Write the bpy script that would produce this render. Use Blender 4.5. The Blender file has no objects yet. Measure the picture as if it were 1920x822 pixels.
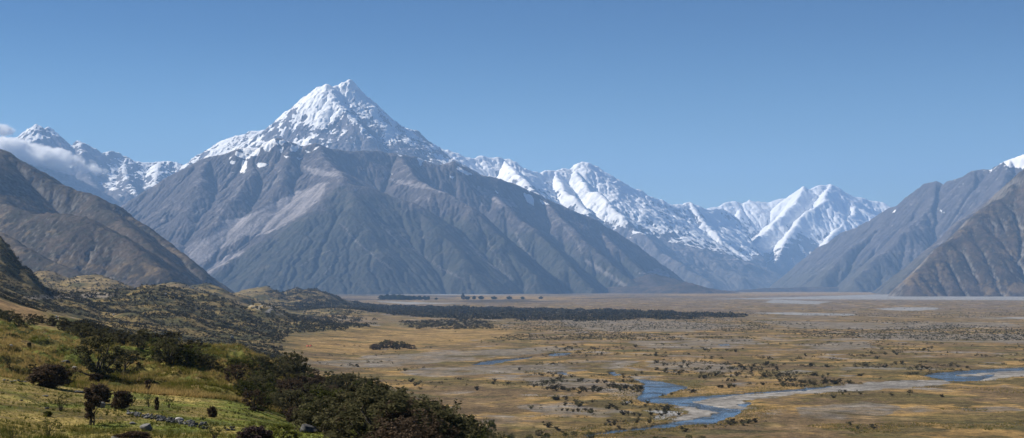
import bpy, math, random, time
import numpy as np
from mathutils import Vector
T0 = time.time()
F = 2638.0; HZ = 543.0; EYE = 60.0        # focal length (px of the 1920 px photo), horizon row, eye height over the plain
f32 = np.float32
# ------------------------------------------------------------------ noise
_rs = np.random.RandomState(11)
_perm = np.concatenate([_rs.permutation(512)] * 2).astype(np.int32)
_ang = _rs.rand(512) * 2 * np.pi
_gx, _gy = np.cos(_ang).astype(f32), np.sin(_ang).astype(f32)
def pn(x, y, seed=0):
    x = np.asarray(x, dtype=np.float64) + seed * 17.31; y = np.asarray(y, dtype=np.float64) + seed * 9.73
    xi = np.floor(x).astype(np.int64); yi = np.floor(y).astype(np.int64)
    xf = (x - xi).astype(f32); yf = (y - yi).astype(f32)
    xi &= 511; yi &= 511
    x1 = (xi + 1) & 511; y1 = (yi + 1) & 511
    u = xf * xf * xf * (xf * (xf * 6 - 15) + 10); v = yf * yf * yf * (yf * (yf * 6 - 15) + 10)
    def g(ix, iy, dx, dy):
        h = _perm[_perm[ix] + iy]
        return _gx[h] * dx + _gy[h] * dy
    a = g(xi, yi, xf, yf); b = g(x1, yi, xf - 1, yf); c = g(xi, y1, xf, yf - 1); d = g(x1, y1, xf - 1, yf - 1)
    return 1.5 * ((a + u * (b - a)) * (1 - v) + (c + u * (d - c)) * v)
def fbm(x, y, o=5, seed=0, gain=0.5):
    s = 0; a = 1.0; t = 0
    for i in range(o):
        s = s + a * pn(x, y, seed + i * 3); t += a
        x, y = 1.92 * x + 0.61 * y, -0.61 * x + 1.92 * y; a *= gain
    return s / t * 1.4
def ridged(x, y, o=5, seed=0, gain=0.55):
    s = 0; a = 1.0; t = 0
    for i in range(o):
        s = s + a * (1 - 2 * np.abs(pn(x, y, seed + i * 3))); t += a
        x, y = 1.92 * x + 0.61 * y, -0.61 * x + 1.92 * y; a *= gain
    return s / t
def ss(a, b, x):
    t = np.clip((x - a) / (b - a), 0, 1); return t * t * (3 - 2 * t)
def W(px, py, d):                       # point seen from the eye in direction (px, py) at depth d
    return ((px - 960) / F * d, d, EYE + (HZ - py) / F * d)
def in_poly(px, py, poly):
    r = np.zeros(px.shape, bool); n = len(poly)
    for i in range(n):
        x0, y0 = poly[i]; x1, y1 = poly[(i + 1) % n]
        if y0 == y1: continue
        c = ((y0 > py) != (y1 > py)) & (px < (x1 - x0) * (py - y0) / (y1 - y0) + x0)
        r ^= c
    return r
def line_dist(px, py, pts):
    m = np.full(px.shape, 1e9)
    for (x0, y0), (x1, y1) in zip(pts[:-1], pts[1:]):
        dx, dy = x1 - x0, y1 - y0; L = dx * dx + dy * dy
        t = np.clip(((px - x0) * dx + (py - y0) * dy) / L, 0, 1)
        m = np.minimum(m, np.hypot(px - x0 - t * dx, py - y0 - t * dy))
    return m
def blur(a, n=1):
    for _ in range(n):
        p = np.pad(a, 1, mode='edge')
        a = (p[:-2, 1:-1] + p[2:, 1:-1] + p[1:-1, :-2] + p[1:-1, 2:] + 4 * a) / 8
    return a
# ------------------------------------------------------------------ scene basics
sc = bpy.context.scene; C = sc.collection
def tag(o, label=None, cat=None, group=None, kind=None):
    if label: o['label'] = label
    if cat: o['category'] = cat
    if group: o['group'] = group
    if kind: o['kind'] = kind
    return o
def mesh_obj(name, V, faces_idx, nper, mats, parent=None, attrs=None, smooth=True, fmat=None):
    me = bpy.data.meshes.new(name)
    V = np.ascontiguousarray(V, dtype=f32).reshape(-1, 3); Fi = np.ascontiguousarray(faces_idx, dtype=np.int32).ravel()
    nf = len(Fi) // nper
    me.vertices.add(len(V)); me.vertices.foreach_set('co', V.ravel())
    me.loops.add(len(Fi)); me.loops.foreach_set('vertex_index', Fi)
    me.polygons.add(nf); me.polygons.foreach_set('loop_start', np.arange(nf, dtype=np.int32) * nper)
    me.polygons.foreach_set('loop_total', np.full(nf, nper, dtype=np.int32))
    if smooth: me.polygons.foreach_set('use_smooth', np.ones(nf, bool))
    for m in (mats if isinstance(mats, (list, tuple)) else [mats]): me.materials.append(m)
    if fmat is not None: me.polygons.foreach_set('material_index', np.asarray(fmat, np.int32))
    me.update(calc_edges=True)
    for k, a in (attrs or {}).items():
        a = np.ascontiguousarray(a, dtype=f32)
        if a.ndim == 2 and a.shape[1] == 4:
            at = me.attributes.new(k, 'FLOAT_COLOR', 'POINT'); at.data.foreach_set('color', a.ravel())
        else:
            at = me.attributes.new(k, 'FLOAT', 'POINT'); at.data.foreach_set('value', a.ravel())
    o = bpy.data.objects.new(name, me); C.objects.link(o)
    if parent: o.parent = parent
    return o
def empty(name, loc, rz=0, s=1):
    o = bpy.data.objects.new(name, None); C.objects.link(o); o.location = loc; o.rotation_euler = (0, 0, rz)
    o.scale = s if isinstance(s, tuple) else (s, s, s); return o
# ------------------------------------------------------------------ materials
class NT:
    def __init__(s, name):
        s.m = bpy.data.materials.new(name); s.m.use_nodes = True; s.t = s.m.node_tree; s.t.nodes.clear()
        s.out = s.n('ShaderNodeOutputMaterial')
    def n(s, ty, **kw):
        q = s.t.nodes.new(ty)
        for k, v in kw.items():
            if k.startswith('i_'): q.inputs[int(k[2:])].default_value = v
            else: setattr(q, k, v)
        return q
    def l(s, a, b): s.t.links.new(a, b)
    def inp(s, sock, v):
        if hasattr(v, 'links') or hasattr(v, 'is_output'): s.l(v, sock)
        else: sock.default_value = v
    def math(s, op, a, b=0.0, c=0.0, clamp=False):
        q = s.n('ShaderNodeMath', operation=op, use_clamp=clamp)
        s.inp(q.inputs[0], a); s.inp(q.inputs[1], b); s.inp(q.inputs[2], c); return q.outputs[0]
    def mix(s, f, a, b, mode='MIX'):
        q = s.n('ShaderNodeMix', data_type='RGBA', blend_type=mode)
        s.inp(q.inputs[0], f); s.inp(q.inputs[6], a); s.inp(q.inputs[7], b); return q.outputs[2]
    def noise(s, scale, detail=4, rough=0.55, vec=None, dist=0.0):
        q = s.n('ShaderNodeTexNoise'); q.inputs['Scale'].default_value = scale; q.inputs['Detail'].default_value = detail
        q.inputs['Roughness'].default_value = rough; q.inputs['Distortion'].default_value = dist
        s.l(vec or s.pos(), q.inputs['Vector']); return q.outputs['Fac']
    def pos(s):
        if not hasattr(s, '_p'): s._p = s.n('ShaderNodeNewGeometry').outputs['Position']
        return s._p
    def ramp(s, f, a, b):
        q = s.n('ShaderNodeMapRange', interpolation_type='SMOOTHSTEP'); s.inp(q.inputs[0], f)
        q.inputs[1].default_value = a; q.inputs[2].default_value = b; return q.outputs[0]
    def attr(s, k, out='Fac'): return s.n('ShaderNodeAttribute', attribute_name=k).outputs[out]
    def bump(s, h, dist, strength=1.0):
        q = s.n('ShaderNodeBump'); q.inputs['Strength'].default_value = strength; q.inputs['Distance'].default_value = dist
        s.l(h, q.inputs['Height']); return q.outputs['Normal']
    def bsdf(s, col, rough=0.9, normal=None, spec=0.2, **kw):
        q = s.n('ShaderNodeBsdfPrincipled'); s.inp(q.inputs['Base Color'], col); s.inp(q.inputs['Roughness'], rough)
        q.inputs['Specular IOR Level'].default_value = spec
        if normal: s.l(normal, q.inputs['Normal'])
        for k, v in kw.items(): q.inputs[k].default_value = v
        s.l(q.outputs[0], s.out.inputs[0]); return q
def rgb(r, g, b): return (r, g, b, 1)
def mat_mountain(name, sc_noise, snow_col=(0.93, 0.93, 0.92)):
    t = NT(name)
    n1 = t.noise(1 / sc_noise, 6, 0.7); n2 = t.noise(1 / (sc_noise * 5), 4, 0.6)
    col = t.attr('col', 'Color')
    v = t.math('MULTIPLY_ADD', n1, 1.8, 0.1); v = t.math('MULTIPLY', v, t.math('MULTIPLY_ADD', n2, 1.0, 0.5))
    rock = t.mix(1.0, col, v, 'MULTIPLY')
    s = t.math('ADD', t.attr('snow'), t.math('MULTIPLY_ADD', n1, 0.5, -0.25))
    s = t.math('ADD', s, t.math('MULTIPLY_ADD', n2, 0.3, -0.15))
    m = t.ramp(s, 0.44, 0.56)
    c = t.mix(m, rock, rgb(*snow_col))
    bm = t.bump(t.math('MULTIPLY', n1, t.math('MULTIPLY_ADD', m, -0.93, 1.0)), sc_noise * 0.5, 1.0)
    t.bsdf(c, 0.9, bm, 0.1)
    return t.m
def mat_ground():
    t = NT('ground'); col = t.attr('col', 'Color')
    n1 = t.noise(1.1, 6, 0.75); n2 = t.noise(0.16, 5, 0.7); n3 = t.noise(0.028, 6, 0.7)
    g = t.attr('gravel')
    v = t.math('MULTIPLY', t.math('MULTIPLY_ADD', t.ramp(n1, 0.3, 0.7), 0.9, 0.55), t.math('MULTIPLY_ADD', t.ramp(n2, 0.3, 0.7), 0.9, 0.55))
    v = t.math('MULTIPLY', v, t.math('MULTIPLY_ADD', t.ramp(n3, 0.32, 0.68), 0.7, 0.65))
    c = t.mix(1.0, col, v, 'MULTIPLY')
    n4 = t.noise(0.30, 5, 0.7); inv = t.math('SUBTRACT', 1.0, g)
    c = t.mix(t.math('MULTIPLY', t.math('MULTIPLY', t.ramp(n4, 0.55, 0.64), inv), 0.7), c, rgb(0.040, 0.040, 0.016))
    n5 = t.noise(0.42, 4, 0.7); c = t.mix(t.math('MULTIPLY', t.math('MULTIPLY', t.ramp(n5, 0.57, 0.66), inv), 0.6), c, rgb(0.34, 0.25, 0.12))
    n6 = t.noise(0.7, 4, 0.8); c = t.mix(t.math('MULTIPLY', t.math('MULTIPLY', t.ramp(n6, 0.56, 0.66), g), 0.6), c, rgb(0.33, 0.31, 0.29))
    bm = t.bump(t.math('ADD', n1, n2), 0.7, 1.0)
    t.bsdf(c, 0.95, bm, 0.1); return t.m
def mat_plain(name, col, col2=None, scale=3.0, rough=0.9, bump=0.05, spec=0.2):
    t = NT(name); n = t.noise(scale, 5, 0.65)
    c = t.mix(t.ramp(n, 0.35, 0.65), rgb(*col), rgb(*(col2 or [x * 0.6 for x in col])))
    t.bsdf(c, rough, t.bump(n, bump), spec); return t.m
def mat_leaf(name, dark, light, trans=0.25):
    t = NT(name); tone = t.attr('tone')
    oi = t.n('ShaderNodeObjectInfo').outputs['Random']
    c = t.mix(tone, rgb(*dark), rgb(*light))
    c = t.mix(1.0, c, t.math('MULTIPLY_ADD', oi, 0.5, 0.75), 'MULTIPLY')
    d = t.n('ShaderNodeBsdfDiffuse'); t.l(c, d.inputs[0]); tr = t.n('ShaderNodeBsdfTranslucent'); t.l(c, tr.inputs[0])
    mx = t.n('ShaderNodeMixShader'); mx.inputs[0].default_value = trans; t.l(d.outputs[0], mx.inputs[1]); t.l(tr.outputs[0], mx.inputs[2])
    t.l(mx.outputs[0], t.out.inputs[0]); return t.m
def mat_water():
    t = NT('river_water')
    mp = t.n('ShaderNodeMapping'); mp.inputs['Scale'].default_value = (1.0, 0.3, 1); t.l(t.pos(), mp.inputs[0])
    n = t.noise(1.1, 5, 0.65, mp.outputs[0]); n2 = t.noise(0.035, 4, 0.6); n3 = t.noise(0.25, 4, 0.6, mp.outputs[0])
    rapid = t.ramp(n2, 0.50, 0.58); foam = t.math('MULTIPLY', rapid, t.ramp(n, 0.60, 0.68))
    c = t.mix(rapid, rgb(0.030, 0.055, 0.075), rgb(0.045, 0.048, 0.045)); c = t.mix(t.math('MULTIPLY', foam, 0.7), c, rgb(0.6, 0.62, 0.64))
    amp = t.math('MULTIPLY_ADD', rapid, 1.6, 0.35)
    t.bsdf(c, t.math('MULTIPLY_ADD', rapid, 0.3, 0.06), t.bump(t.math('MULTIPLY', t.math('ADD', n, n3), amp), 0.6, 1.0), 0.5, IOR=1.33)
    return t.m
# ------------------------------------------------------------------ erosion
def erode(h, dx, iters=12, k=0.05, m=0.5, keep=0.08, base=None, amax=4000.0, talus=1.1):
    ny, nx = h.shape; h0 = h.copy(); idx = np.arange(ny * nx).reshape(ny, nx)
    offs = [(-1, -1), (-1, 0), (-1, 1), (0, -1), (0, 1), (1, -1), (1, 0), (1, 1)]
    for it in range(iters):
        hp = np.pad(h, 1, constant_values=1e9); best = np.zeros_like(h); rec = idx.copy(); dist = np.full(h.shape, dx, f32)
        for dy, dxx in offs:
            L = dx * math.hypot(dy, dxx)
            s = (h - hp[1 + dy:1 + dy + ny, 1 + dxx:1 + dxx + nx]) / L
            b = s > best; best = np.where(b, s, best); rec = np.where(b, idx + dy * nx + dxx, rec); dist = np.where(b, L, dist)
        hf = h.ravel(); order = np.argsort(hf, kind='stable'); r = rec.ravel()
        A = [1.0] * hf.size; rl = r.tolist(); ol = order.tolist()
        for i in reversed(ol):
            j = rl[i]
            if j != i: A[j] += A[i]
        An = np.minimum(np.array(A), amax)
        Fc = (k * (An ** m - 1.0) * dx / dist.ravel()).tolist(); hl = hf.tolist()
        for i in ol:
            j = rl[i]
            if j != i:
                q = Fc[i]; hl[i] = (hl[i] + q * hl[j]) / (1 + q)
        h = np.array(hl).reshape(ny, nx)
        h = h + keep * (h0 - h)
        for _ in range(2):                       # loose rock slides to its angle of rest
            for ax in (0, 1):
                d = np.diff(h, axis=ax); ex = np.sign(d) * np.maximum(np.abs(d) - talus * dx, 0) * 0.25
                if ax == 0: h[:-1] += ex; h[1:] -= ex
                else: h[:, :-1] += ex; h[:, 1:] -= ex
    A = np.array(A).reshape(ny, nx)
    return h, A
RND = 45.0
def envelope(X, Y, ridges, jag=0, seed=0, L0=1500.0):
    h = np.full(X.shape, -1e4)
    for q, rd in enumerate(ridges):
        pts, s = rd[0], rd[1]; ay = rd[2] if len(rd) > 2 else 1.0; P = [W(*p) for p in pts]
        for (x0, y0, z0), (x1, y1, z1) in zip(P[:-1], P[1:]):
            dx, dy = x1 - x0, (y1 - y0) * ay; L2 = dx * dx + dy * dy + 1e-6; yy = (Y - y0) * ay      # gentler fall along the valley axis than across it
            t = np.clip(((X - x0) * dx + yy * dy) / L2, 0, 1)
            D = np.hypot(X - x0 - t * dx, yy - t * dy)
            D = np.sqrt(D * D + RND * RND) - RND
            h = np.maximum(h, z0 + t * (z1 - z0) - s * L0 * np.log1p(D / L0))
    return h
def mountain(name, ridges, bounds, res, mat, colour, jag=8, gully=25, gl=350, iters=12, k=0.05, seed=1, L0=1500., talus=1.1, warp=25, base=None, keep=0.08, post=4, fans=None):
    x0, x1, y0, y1 = bounds; xs = np.arange(x0, x1, res); ys = np.arange(y0, y1, res); X, Y = np.meshgrid(xs, ys)
    Xw = X + warp * fbm(X / 500, Y / 500, 4, seed + 40); Yw = Y + warp * 2 * fbm(X / 500, Y / 500, 4, seed + 60)
    h = envelope(Xw, Yw, ridges, L0=L0)
    e0 = envelope(X, Y, ridges, L0=L0)
    zmax = h.max()
    g = 20.0; up = 0.25 + 0.75 * ss(40, 400, h)
    h = h + up * (gully * fbm(X / gl, Y / gl, 4, seed, 0.45) + jag * ridged(X / (res * 9), Y / (res * 9), 3, seed + 5)) + 2.0 * np.random.RandomState(seed).normal(size=h.shape)
    h = np.maximum(h, g - 60 + 0.1 * (h - g))
    h, A = erode(h, res, iters, k, keep=keep, talus=talus)
    if fans:                                     # loose scree and bushy lower faces lie smoother than bare rock
        px = 960 + F * X / Y; py = HZ - F * (h - EYE) / Y; hs = blur(h, 50); m = np.zeros(h.shape)
        for pl, a in fans: m = np.maximum(m, a * in_poly(px, py, pl))
        m = blur(m, 12); h = h + m * (hs - h)
    gy, gx = np.gradient(blur(h, 4), res); stp = ss(0.55, 1.0, np.hypot(gx, gy))
    h = h + post * (ridged(X / (res * 5), Y / (res * 5), 3, seed + 8) + 1.6 * ridged(X / (res * 14), Y / (res * 14), 2, seed + 9)) * ss(g, g + 200, h) * stp
    gy, gx = np.gradient(h, res); slope = np.hypot(gx, gy)
    px = 960 + F * X / Y; py = HZ - F * (h - EYE) / Y
    col, snow = colour(X, Y, h, slope, gx, gy, A, px, py)
    V = np.stack([X, Y, h], -1).reshape(-1, 3); ny, nx = X.shape
    i = np.arange(ny * nx).reshape(ny, nx); q = np.stack([i[:-1, :-1], i[:-1, 1:], i[1:, 1:], i[1:, :-1]], -1).reshape(-1, 4)
    keepf = (h.ravel()[q].max(1) > -25); q = q[keepf]
    u, inv = np.unique(q, return_inverse=True)
    cc = np.concatenate([col.reshape(-1, 3), np.ones((ny * nx, 1))], 1)
    o = mesh_obj(name, V[u], inv.reshape(-1, 4), 4, mat, attrs={'col': cc[u], 'snow': snow.ravel()[u]})
    o['kind'] = 'structure'
    print(name, X.shape, 'z', h.max(), 't', round(time.time() - T0, 1)); return o
def cmix(a, b, m):
    a = np.asarray(a, float); b = np.asarray(b, float); m = np.clip(m, 0, 1)[..., None]; return a * (1 - m) + b * m
ROCK = (0.110, 0.098, 0.098); SCREE = (0.29, 0.262, 0.26); VEG = (0.040, 0.043, 0.030); TAN = (0.165, 0.118, 0.066)
def full(X, c): return np.broadcast_to(np.array(c, float), X.shape + (3,)).copy()
# --- B: the great snow peak
def col_peak(X, Y, h, sl, gx, gy, A, px, py):
    n = fbm(X / 180, Y / 180, 5, 71); nf = fbm(X / 55, Y / 70, 4, 72); c = cmix(ROCK, (0.20, 0.19, 0.2), n + 0.4)
    r = ridged(X / 260, Y / 420, 5, 74); wx, wy = px + 12 * n + 5 * nf, py + 9 * fbm(X / 200, Y / 200, 4, 73)
    s = 1.02 + (h - 2150) / 2200 + 0.25 * n - (np.clip(blur(sl, 2), 0, 2.2) - 1.1) * 0.5 - 0.75 * ss(0.25, 0.6, r + 0.25 * n) * ss(2950, 2500, h)
    rk = np.zeros(h.shape)
    for p in ([(552, 200), (578, 214), (566, 232), (600, 240), (572, 264), (520, 276), (495, 262), (520, 232)], [(575, 295), (592, 262), (604, 240), (625, 226), (641, 209), (655, 224), (668, 247), (690, 262), (715, 285), (745, 302), (640, 308)],
              [(700, 256), (742, 268), (800, 300), (850, 322), (760, 322), (715, 300)], [(400, 300), (440, 285), (500, 270), (500, 290), (430, 300)]):
        rk = np.maximum(rk, blur(in_poly(wx, wy, p).astype(float), 2))
    s = s - rk * (0.62 - 1.0 * nf - 0.5 * n) + 0.45 * blur(in_poly(wx, wy, [(505,255),(548,222),(585,182),(613,160),(632,195),(605,228),(590,250),(572,280),(545,285),(560,245)]).astype(float), 3) - ss(1900, 1500, h) * 0.6
    s -= 0.5 * ss(0.5, 0.62, fbm(X / 40, Y / 160, 4, 75) + 0.25 * (gx < -0.2)) 
    return c, s
# --- C
SNOWC = [[(446,273),(458,278),(473,278),(488,279),(484,292),(475,294),(458,287),(448,278)],[(441,283),(461,290),(475,298),(461,299),(442,293)],
 [(454,301),(464,301),(464,309),(459,324),(449,325)],[(483,305),(503,306),(499,313),(488,317),(479,310)],[(545,274),(561,276),(553,286),(544,284)],
 [(555,295),(567,295),(559,302)],[(528,275),(532,276),(528,288),(525,287)],[(529,292),(541,292),(538,297)],[(431,295),(438,295),(429,301)],
 [(433,303),(442,301),(438,309),(431,307)],[(431,320),(442,326),(429,322)],[(412,302),(421,307),(415,307)],[(694,294),(713,303),(705,300)],
 [(746,290),(755,290),(750,295)],[(782,292),(794,301),(789,314),(784,303)],[(856,310),(867,317),(889,328),(875,329),(856,318)],
 [(827,321),(842,330),(856,332),(847,336)],[(980,361),(999,367),(1001,387),(988,379)],[(1010,372),(1030,383),(1017,385)],[(988,354),(999,356),(991,361)],
 [(676,318),(684,316),(682,321)],[(730,326),(738,325),(735,329)],[(925,352),(935,362),(931,364)],[(570,280),(580,285),(574,288)]]
SCREEC = [[(617,340),(579,352),(542,367),(504,382),(466,405),(421,412),(402,438),(364,454),(346,469),(368,495),(372,497),(451,446),(504,438),(568,401),(602,371)],
 [(385,516),(459,471),(450,470),(405,493),(378,510)],[(560,310),(636,325),(640,333),(591,329)],[(711,333),(824,352),(843,363),(768,348)],[(1195,512),(1235,503),(1262,520),(1235,519)],
 [(880,345),(960,375),(975,392),(930,380)]]
STREAM = [([(640,420),(665,450),(700,480),(735,505)],1.6),([(745,435),(780,470),(830,505),(870,525)],1.4),([(870,445),(910,490),(960,522)],1.8),
 ([(965,435),(985,470),(1000,485)],2.6),([(1100,490),(1140,515),(1170,535)],6),([(800,440),(790,450)],1.2),([(700,400),(720,425),(760,470)],1.2),([(905,440),(930,480),(945,500)],1.6),
 ([(1080,450),(1090,475)],2),([(560,500),(620,470)],0.9),([(600,520),(640,480)],0.9),([(470,330),(440,365),(415,400)],2.2),([(520,330),(500,352),(480,372)],1.8),([(1010,380),(1060,430),(1085,455)],1.6)]
def col_brown(X, Y, h, sl, gx, gy, A, px, py):
    n = fbm(X / 260, Y / 260, 6, 31); n2 = fbm(X / 60, Y / 60, 4, 37)
    st = fbm((X * 0.86 - Y * 0.5) / 38, (X * 0.5 + Y * 0.86) / 600, 4, 91)
    c = cmix(ROCK, (0.17, 0.14, 0.125), ss(-0.3, 0.3, n))
    c = cmix(c, SCREE, ss(0.1, 0.4, n2 + 0.4 * n + 0.5 * (0.75 - sl)) * ss(350, 900, h) * 0.75)
    c = cmix(c, SCREE, ss(60, 500, A) * 0.5 * ss(300, 700, h))
    crag = ss(0.1, 0.5, ridged(X / 110, Y / 170, 4, 95) + 0.4 * n + 0.6 * (sl - 0.7)); c = cmix(c, (0.062, 0.056, 0.060), crag * 0.75)
    edge = np.interp(px, [300, 390, 470, 560, 650, 700, 760, 830, 900, 1000, 1100, 1250], [530, 515, 465, 408, 352, 352, 385, 395, 410, 430, 470, 500])
    v = ss(-12, 22, py - edge + 22 * n + 10 * n2)
    c = cmix(c, VEG, v * (0.86 + 0.25 * n2))
    c = cmix(c, (0.12, 0.105, 0.075), v * ss(0.28, 0.6, fbm(X / 150, Y / 150, 5, 77)) * 0.4)
    wx = px + 5 * n2 + 4 * st; wy = py + 5 * fbm(X / 80, Y / 80, 3, 12)
    for p in SCREEC: c = cmix(c, SCREE, in_poly(wx, wy, p) * (0.8 + 0.9 * st))
    for pts, w in STREAM: c = cmix(c, (0.22, 0.2, 0.19), ss(w, w * 0.3, line_dist(px + 4 * n2 + 5 * n, py + 3 * n, pts)) * 0.75)
    s = np.full(h.shape, -0.2)
    for p in SNOWC: s = np.where(in_poly(px + 2.5 * n2, py + 2 * n2, p), 1.0, s)
    s = blur(s, 1)
    s = np.maximum(s, 0.1 + (h - 1560) / 700 + 0.3 * n2)
    up = ss(1230, 1480, h) * np.maximum(ss(640, 600, px), ss(800, 850, px) * 0.9); s = np.maximum(s, up * (0.30 + 0.9 * fbm(X / 130, Y / 170, 4, 97) + 0.25 * n2))
    return c, s
def col_snowrange(z0, zs, k=1.0, extra=None, rk=0.5):
    def fn(X, Y, h, sl, gx, gy, A, px, py):
        n = fbm(X / 300, Y / 300, 6, 51); n2 = fbm(X / 90, Y / 90, 4, 53)
        c = cmix((0.13, 0.12, 0.125), (0.19, 0.17, 0.165), n + 0.4)
        c = cmix(c, SCREE, ss(0.0, 0.5, n2 + (0.6 - sl)) * 0.6)
        c = cmix(c, (0.10, 0.09, 0.07), ss(700, 250, h) * 0.6)
        sm = blur(sl, 2); s = 0.42 + (h - z0) / zs + 0.45 * n + 0.2 * n2 - (np.clip(sm, 0, 2) - 0.85) * 1.25 * k + 0.15 * ss(5, 60, A) + 0.22 * np.clip(blur(gx, 2), -1, 1)
        r = ridged(X / 230, Y / 330, 4, 57); s -= rk * ss(0.05, 0.5, r + 0.35 * n)
        if extra is not None: s = extra(s, X, Y, h, px, py, n, n2)
        return c, s
    return fn
def col_near(tanlo, tanhi, hzn, dens=0.0):
    def fn(X, Y, h, sl, gx, gy, A, px, py):
        n = fbm(X / 170, Y / 170, 6, 81); n2 = fbm(X / 35, Y / 35, 5, 83)
        b = fbm(X / 260 + Y / 700, h / 110, 5, 85)
        c = cmix((0.042, 0.034, 0.026), (0.088, 0.066, 0.048), ss(-0.3, 0.3, n))
        c = cmix(c, (0.030, 0.032, 0.020), ss(-0.05, 0.35, n2 + 0.4 * b + dens) * 0.8)
        c = cmix(c, TAN, ss(tanlo, tanhi, b + 0.5 * n2 + hzn(h, px, py)) * 0.85)
        c = cmix(c, (0.2, 0.185, 0.17), ss(0.95, 1.25, sl + 0.3 * n2) * 0.7)
        return c, np.full(h.shape, -0.5)
    return fn
m_peak = mat_mountain('peak_rock_and_snow', 45); m_brown = mat_mountain('mountain_rock', 28); m_range = mat_mountain('range_rock_and_snow', 60)
m_right = mat_mountain('ridge_rock', 30); m_near = mat_mountain('brown_slope', 14)
# B
mountain('snow_mountain', [
    ([(470,300,20600),(490,264,20400),(515,234,20200),(545,204,20050),(575,180,19950),(598,166,19900),(613,157,19850),(622,164,19900),(634,164,20000),(645,157,20050),(656,152,20100),(666,164,20150),(682,182,20250),(700,203,20350),(722,226,20400),(740,236,20400),(762,238,20400),(778,245,20400),(795,262,20500),(820,280,20600),(846,297,20700),(880,325,20900),(930,360,21200)], 1.15),
    ([(613,161,19850),(626,184,19550),(641,203,19300),(662,226,19000),(694,256,18700),(720,290,18400),(760,330,18000)], 1.05),
    ([(762,238,20400),(780,262,19900),(800,300,19400),(850,340,19000)], 1.0),
    ([(545,204,20050),(540,240,19500),(530,275,19000),(520,310,18500)], 1.0),
    ([(600,185,19700),(590,230,19200),(600,270,18800),(620,310,18300)], 0.95),
    ([(700,203,20350),(720,250,19600),(745,290,19000)], 1.0),
    ([(400,318,20900),(412,292,20900),(425,268,20900),(450,250,20900),(475,244,20900),(495,244,20900),(520,260,20900)], 0.75)],
    (-4700, 300, 17300, 22400), 11, m_peak, col_peak, jag=13, gully=55, gl=460, iters=8, k=0.035, seed=3, talus=1.7, warp=12, keep=0.15, post=9)
# C
mountain('brown_mountain', [
    ([(150,450,13800),(200,415,13800),(240,388,13800),(280,358,13900),(320,334,13900),(360,312,13900),(390,296,14000),(420,290,14000),(450,279,14000),(480,282,14000),(505,266,14000),(522,259,14000),(540,268,14000),(565,276,14000),(590,273,14000),(620,285,14100),(655,284,14200),(680,282,14300),(710,284,14500),(745,292,14600),(780,300,14700),(820,310,14700),(852,303,14800),(870,312,14900),(900,330,15100),(935,338,15300),(975,352,15500),(1010,366,15700),(1050,384,15900),(1085,400,16000),(1110,412,16100),(1150,436,16200),(1185,456,16300),(1215,480,16500),(1240,508,16700),(1258,530,16900)], 0.9),
    ([(590,274,14000),(615,300,13500),(635,325,13000),(650,344,12500),(610,372,12250),(560,407,12100),(510,440,11900),(470,466,11800),(430,492,11600),(390,517,11450),(350,540,11300)], 0.72),
    ([(650,344,12500),(670,380,12150),(690,430,11750),(700,490,11350),(705,545,11000)], 0.72),
    ([(650,344,12500),(700,352,12600),(770,378,12500),(820,430,12100),(870,490,11600),(910,545,11200)], 0.72),
    ([(745,292,14600),(770,330,13800),(810,352,13300),(880,390,12900),(940,450,12400),(1000,515,11900),(1020,545,11700)], 0.92, 0.75),
    ([(900,330,15100),(940,380,14300),(1000,430,13700),(1060,490,13000),(1110,540,12500)], 0.92, 0.75),
    ([(1010,366,15700),(1050,410,15000),(1100,455,14400),(1150,500,13900),(1200,540,13400)], 0.92, 0.75),
    ([(1110,412,16100),(1150,460,15500),(1200,505,15000),(1240,540,14600)], 0.92, 0.75),
    ([(390,296,14000),(370,350,13300),(350,400,12800),(330,455,12300),(320,510,11800)], 0.7),
    ([(480,282,14000),(470,330,13400),(440,370,12950),(410,410,12600)], 0.75),
    ([(540,268,14000),(540,310,13500),(530,350,13050),(490,385,12700)], 0.8)],
    (-4700, 2300, 9200, 17600), 10.5, m_brown, col_brown, jag=5, gully=38, gl=620, iters=14, k=0.05, seed=7, L0=5000, fans=[(q, 0.75) for q in SCREEC] + [([(390,515),(470,465),(560,408),(650,352),(700,352),(760,400),(850,440),(950,480),(1050,560),(390,560)], 0.25)], talus=1.0, warp=30, keep=0.05, post=4)
# moraine hillocks at the end of the brown mountain
mountain('moraine_hill', [([(1160,545,13400),(1195,528,13600),(1225,514,13800),(1245,519,13900),(1280,528,14100)], 0.4),
    ([(1180,545,12800),(1240,537,12700),(1285,530,12600),(1320,540,12600),(1370,546,12700)], 0.35), ([(1350,547,15500),(1430,541,15800),(1500,539,16200),(1600,539,16200),(1720,541,15800)], 0.3)],
    (700, 5600, 11800, 17500), 24, m_right, col_near(0.35, 0.7, lambda h, px, py: 0.1), jag=4, gully=14, gl=250, iters=5, k=0.03, seed=17, L0=600)
RND = 15.0
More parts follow.
